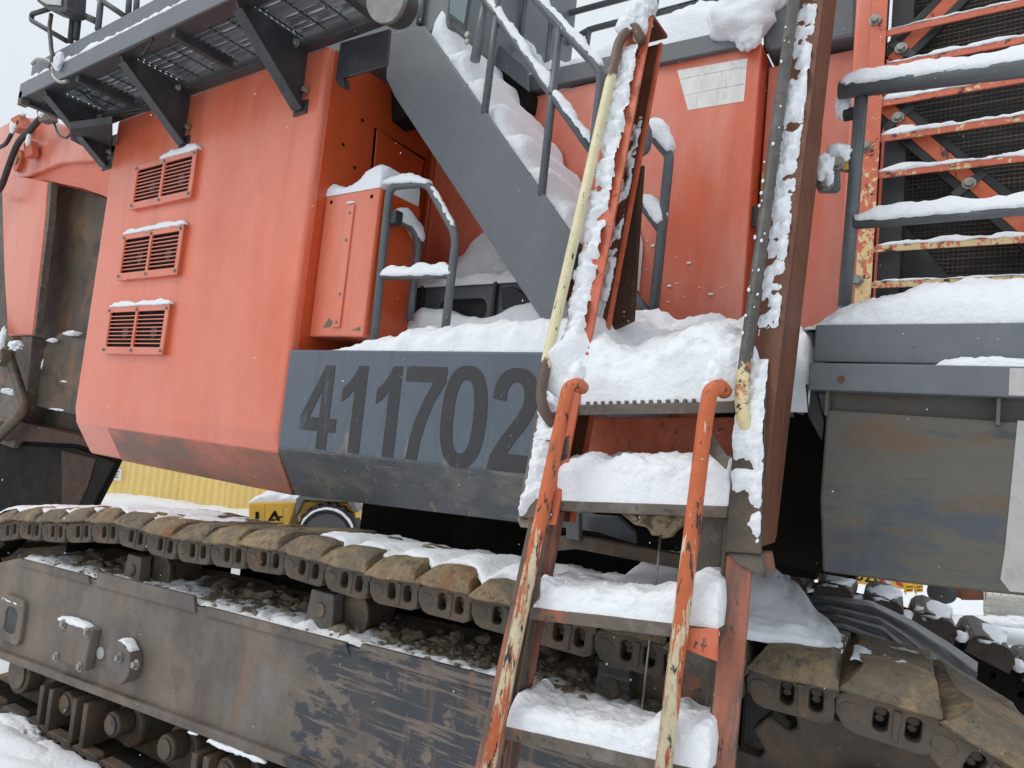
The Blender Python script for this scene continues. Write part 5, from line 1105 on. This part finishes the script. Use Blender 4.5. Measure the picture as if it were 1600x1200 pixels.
def flange(x0, x1, z0, z1, thr, amp, lb, seed=0, s=16, off=-.002, grad=None):
    snow_obj('beam_snow', snow_patch(LB(x0, z0, off), LB(x1, z0, off), LB(x1, z1, off), LB(x0, z1, off), thr, amp, .008, s, grad, seed, (0, -1, .2)), lb)
flange(la+.002, lb_-.004, 2.20, zt-.14, -.50, .024, 'crusted snow stuck on the face of the left ladder beam', 3)
snow_obj('beam_snow', snow_patch(LB(la+.012, 2.22, .1605), LB(lb_-.013, 2.22, .1605), LB(lb_-.013, 3.25, .1605), LB(la+.012, 3.25, .1605), -.02, .02, .007, 15, lambda v: .3 if v < .35 else -.02, 5, (0, -1, .2)), 'grey snow packed inside the left ladder channel')
flange(ra+.008, rb-.018, 2.2, zrt-.14, -.15, .020, 'crusted snow stuck on the face of the right ladder beam', 8)
snow_obj('beam_snow', snow_patch(L(835, 690, -.016), L(868, 690, -.016), L(855, 640, -.016)+V((.05, 0, .04)), L(845, 600, -.016), -.15, .022, .008, 14, None, 2, (0, -1, .2)), 'snow clots above the left ladder foot plate')
snow_obj('beam_snow', snow_patch(L(810, 806, -.016), L(852, 808, -.016), L(876, 690, -.016), L(838, 690, -.016), -.18, .022, .008, 14, None, 12, (0, -1, .2), .02), 'snow crust covering the left ladder foot plate')
snow_obj('beam_snow', snow_patch(L(1137, 858, -.016), L(1187, 862, -.016), L(1200, 560, -.016), L(1156, 560, -.016), .0, .022, .008, 13, lambda v: -.28+.55*min(1, v*2), 21, (0, -1, .2), .03), 'snow crust covering the right ladder foot plate')
tc = [lump(L(996, 30, -.0)+V((0, 0, .0)), .075, (.8, .9, .95), SNOW, 1, .25, 4), lump(L(1006, 14, .06), .07, (.8, .9, 1.2), SNOW, 2, .25, 4), lump(L(978, 42, -.05), .045, (1, .9, .9), SNOW, 3, .25, 3), lump(L(1000, 44, -.01), .05, (.7, .6, 1.3), SNOW, 7, .25, 3)]
snow_obj('ladder_cap_snow', join(tc), 'tall snow cap on the top of the left ladder beam')
hk = [lump(LL(902, 585, -.02), .032, (.9, .9, 1.5), SNOW, 4, .25, 3), lump(LL(888, 600, -.03), .02, (1, 1, 1), SNOW, 5, .3, 3)]
snow_obj('hook_snow', join(hk), 'snow blob on the hooked top of the left lower ladder rail')
hk = [lump(LL(1116, 588, -.02), .034, (.9, .9, 1.5), SNOW, 6, .25, 3), lump(LL(1106, 604, -.03), .02, (1, 1, 1), SNOW, 7, .3, 3)]
snow_obj('hook_snow', join(hk), 'snow blob on the hooked top of the right lower ladder rail')
lt = [lump(Y(1287, 262, 2.70), .035, (1.0, .8, 1.5), SNOW, 3, .35, 3), lump(Y(1310, 240, 2.74), .04, (1.2, .8, .9), SNOW, 5, .35, 3), lump(Y(1296, 278, 2.70), .02, (.8, .8, 1.5), SNOW, 6, .35, 3), lump(Y(1274, 205, 2.72), .03, (.6, .8, 2.2), SNOW, 8, .3, 3), lump(Y(1318, 165, 2.80), .035, (.8, .8, 1.7), SNOW, 9, .3, 3)]
snow_obj('latch_snow', join(lt), 'wet snow clots on the latch bracket beside the right beam')
fk = []
for k in range(26): fk.append(lump(trr[0].lerp(trr[1], random.uniform(.15, 1))+V((random.uniform(-.02, .02), -.026, 0)), random.uniform(.002, .006), (1, .5, 1.3), SNOW, k, .3, 1))
for q in ((1056, 402), (1076, 411), (1012, 376), (1020, 384), (1010, 422), (1128, 450), (1111, 460), (1138, 481), (1057, 443), (1046, 447), (1093, 449), (1044, 472), (1084, 471), (1069, 464)): fk.append(lump(Y(*q, YH-.005), random.choice((.003, .004, .005, .010)), (1.4, .5, .8), SNOW, q[0], .5, 2))
for q, of in (((1124, 1065), .02), ((1121, 1092), .02), ((1114, 1128), .02), ((1118, 985), .0)): fk.append(lump(LL(*q, .05+of), .014, (.9, .5, 1.3), SNOW, q[0], .4, 2))
snow_obj('stuck_flakes', join(fk), 'small snow specks stuck on the engine cover and ladder')
# caps on the frame covers and flange
snow_obj('cover_snow', snow_rail([T(97, 967, FO-.03), T(143, 982, FO-.03)], .004, .022, .032), 'snow strip on the square frame cover')
snow_obj('cover_snow', snow_rail([cc+V((0, 0, .108))-TN*.04+TU*-.03, cc+V((0, 0, .112))-TN*.04+TU*.01, cc+V((0, 0, .075))-TN*.04+TU*.085], .004, .016, .036), 'snow strip on the round frame cover')
snow_obj('cover_snow', snow_rail([T(6, 935, FO-.012), T(40, 948, FO-.012)], .003, .015, .014), 'snow strip on the oval window rim of the frame')
snow_obj('cover_snow', snow_rail([T(325, 1158, FO-.02), T(370, 1176, FO-.02), T(415, 1193, FO-.02)], .003, .018, .013), 'long snow strip on the bottom flange of the frame')
snow_obj('cover_snow', snow_rail([T(297, 1144, FO-.02), T(310, 1148, FO-.02)], .003, .015, .013), 'short snow strip on the bottom flange of the frame')
# snow on the near shoes
ssn = []
def shoe_run(k0, k1, o0s, hs_, inner):
    fr_, hh, bk_ = [], [], []
    n = k1-k0
    for k in range(k0, k1):
        s, z = path[k]; s2, z2 = path[k+1]; t = (k-k0)/max(1, n-1); o0 = o0s[0]*(1-t)+o0s[1]*t; h = hs_[0]*(1-t)+hs_[1]*t
        for u, do, dz, hk in ((.04, -.02, .045, .75), (.10, .0, .076, 1.1), (.17, .01, .078, 1.2), (.235, .0, .074, 1.0)):
            ss_ = s+u; rz = random.uniform(-.4, 1)
            fr_.append(TS(ss_, o0+do+.03*rz*(1 if o0 > .08 else .4), zpath(ss_)+dz)); hh.append(h*hk); bk_.append(TS(ss_, inner, zpath(ss_)+.025))
    return snow_bank(fr_, hh, bk_, hb=[h*.8 for h in hh], amp=.012, step=.022, ns=11, nv=22, et=.03)
ssn.append(shoe_run(0, 9, (.01, .10), (.032, .014), .70)); ssn.append(shoe_run(12, 19, (.17, .04), (.018, .065), .72))
snow_obj('track_snow', join(ssn), 'soft snow lying over the shoes of the near crawler track', SNOW)
dr = snow_bank([TS(-.35, .03, 1.235), TS(-.1, .04, 1.235), TS(.2, .05, 1.225), TS(.42, .14, 1.215), TS(.48, .3, 1.21)], [.05, .07, .06, .04, .01], [TS(-.35, .9, 1.25), TS(0, .9, 1.25), TS(.15, .85, 1.24), TS(.25, .75, 1.22), TS(.46, .5, 1.2)], hb=[.12, .18, .2, .12, .02], amp=.02, step=.02)
snow_obj('track_snow', dr, 'deep smooth drift on the near track shoes right of the ladder', snow_smooth)
md = [lump(T(-10, 1215, -.25), .42, (1.6, .8, .42), SNOW, 3, .25, 4, 1.8), lump(T(60, 1235, -.22), .34, (1.6, .8, .35), SNOW, 6, .25, 4, 1.8), lump(T(-30, 1150, -.1), .25, (1.4, .6, .4), SNOW, 9, .3, 4, 2), lump(T(20, 1140, -.05), .12, (2, .8, .3), SNOW, 12, .4, 4, 2)]
snow_obj('snow_mound', join(md), 'snow mound against the foot of the near track frame')
pt = []
for k, thr, sd in ((18, .22, 1), (19, .25, 5), (20, .22, 9), (21, .22, 3)):
    (s, z), (s2, z2) = path[k], path[k+1]; up = V((0, 0, .074))
    pt.append(snow_patch(TS(s+.03, .10, z)+up, TS(s2, .10, z2)+up, TS(s2, .62, z2)+up-V((0, 0, .034)), TS(s+.03, .62, z)+up-V((0, 0, .034)), thr, .014, .010, 9, None, sd, (0, 0, 1)))
snow_obj('track_snow', join(pt), 'small snow patches on the bare muddy shoes at the right end', snow_smooth)
# falling snow
fl_ = []
for k in range(300):
    r_ = V(ray(random.uniform(-200, 1800), random.uniform(-150, 1300))); t = random.uniform(.9, 2.6)
    fl_.append(lump(V(EYE)+r_*t, random.uniform(.0004, .0010), (1, 1, random.uniform(1, 3)), SNOW, k, .3, 1))
fo = snow_obj('snowflakes', join(fl_), 'snowflakes falling through the air in front of the machine')
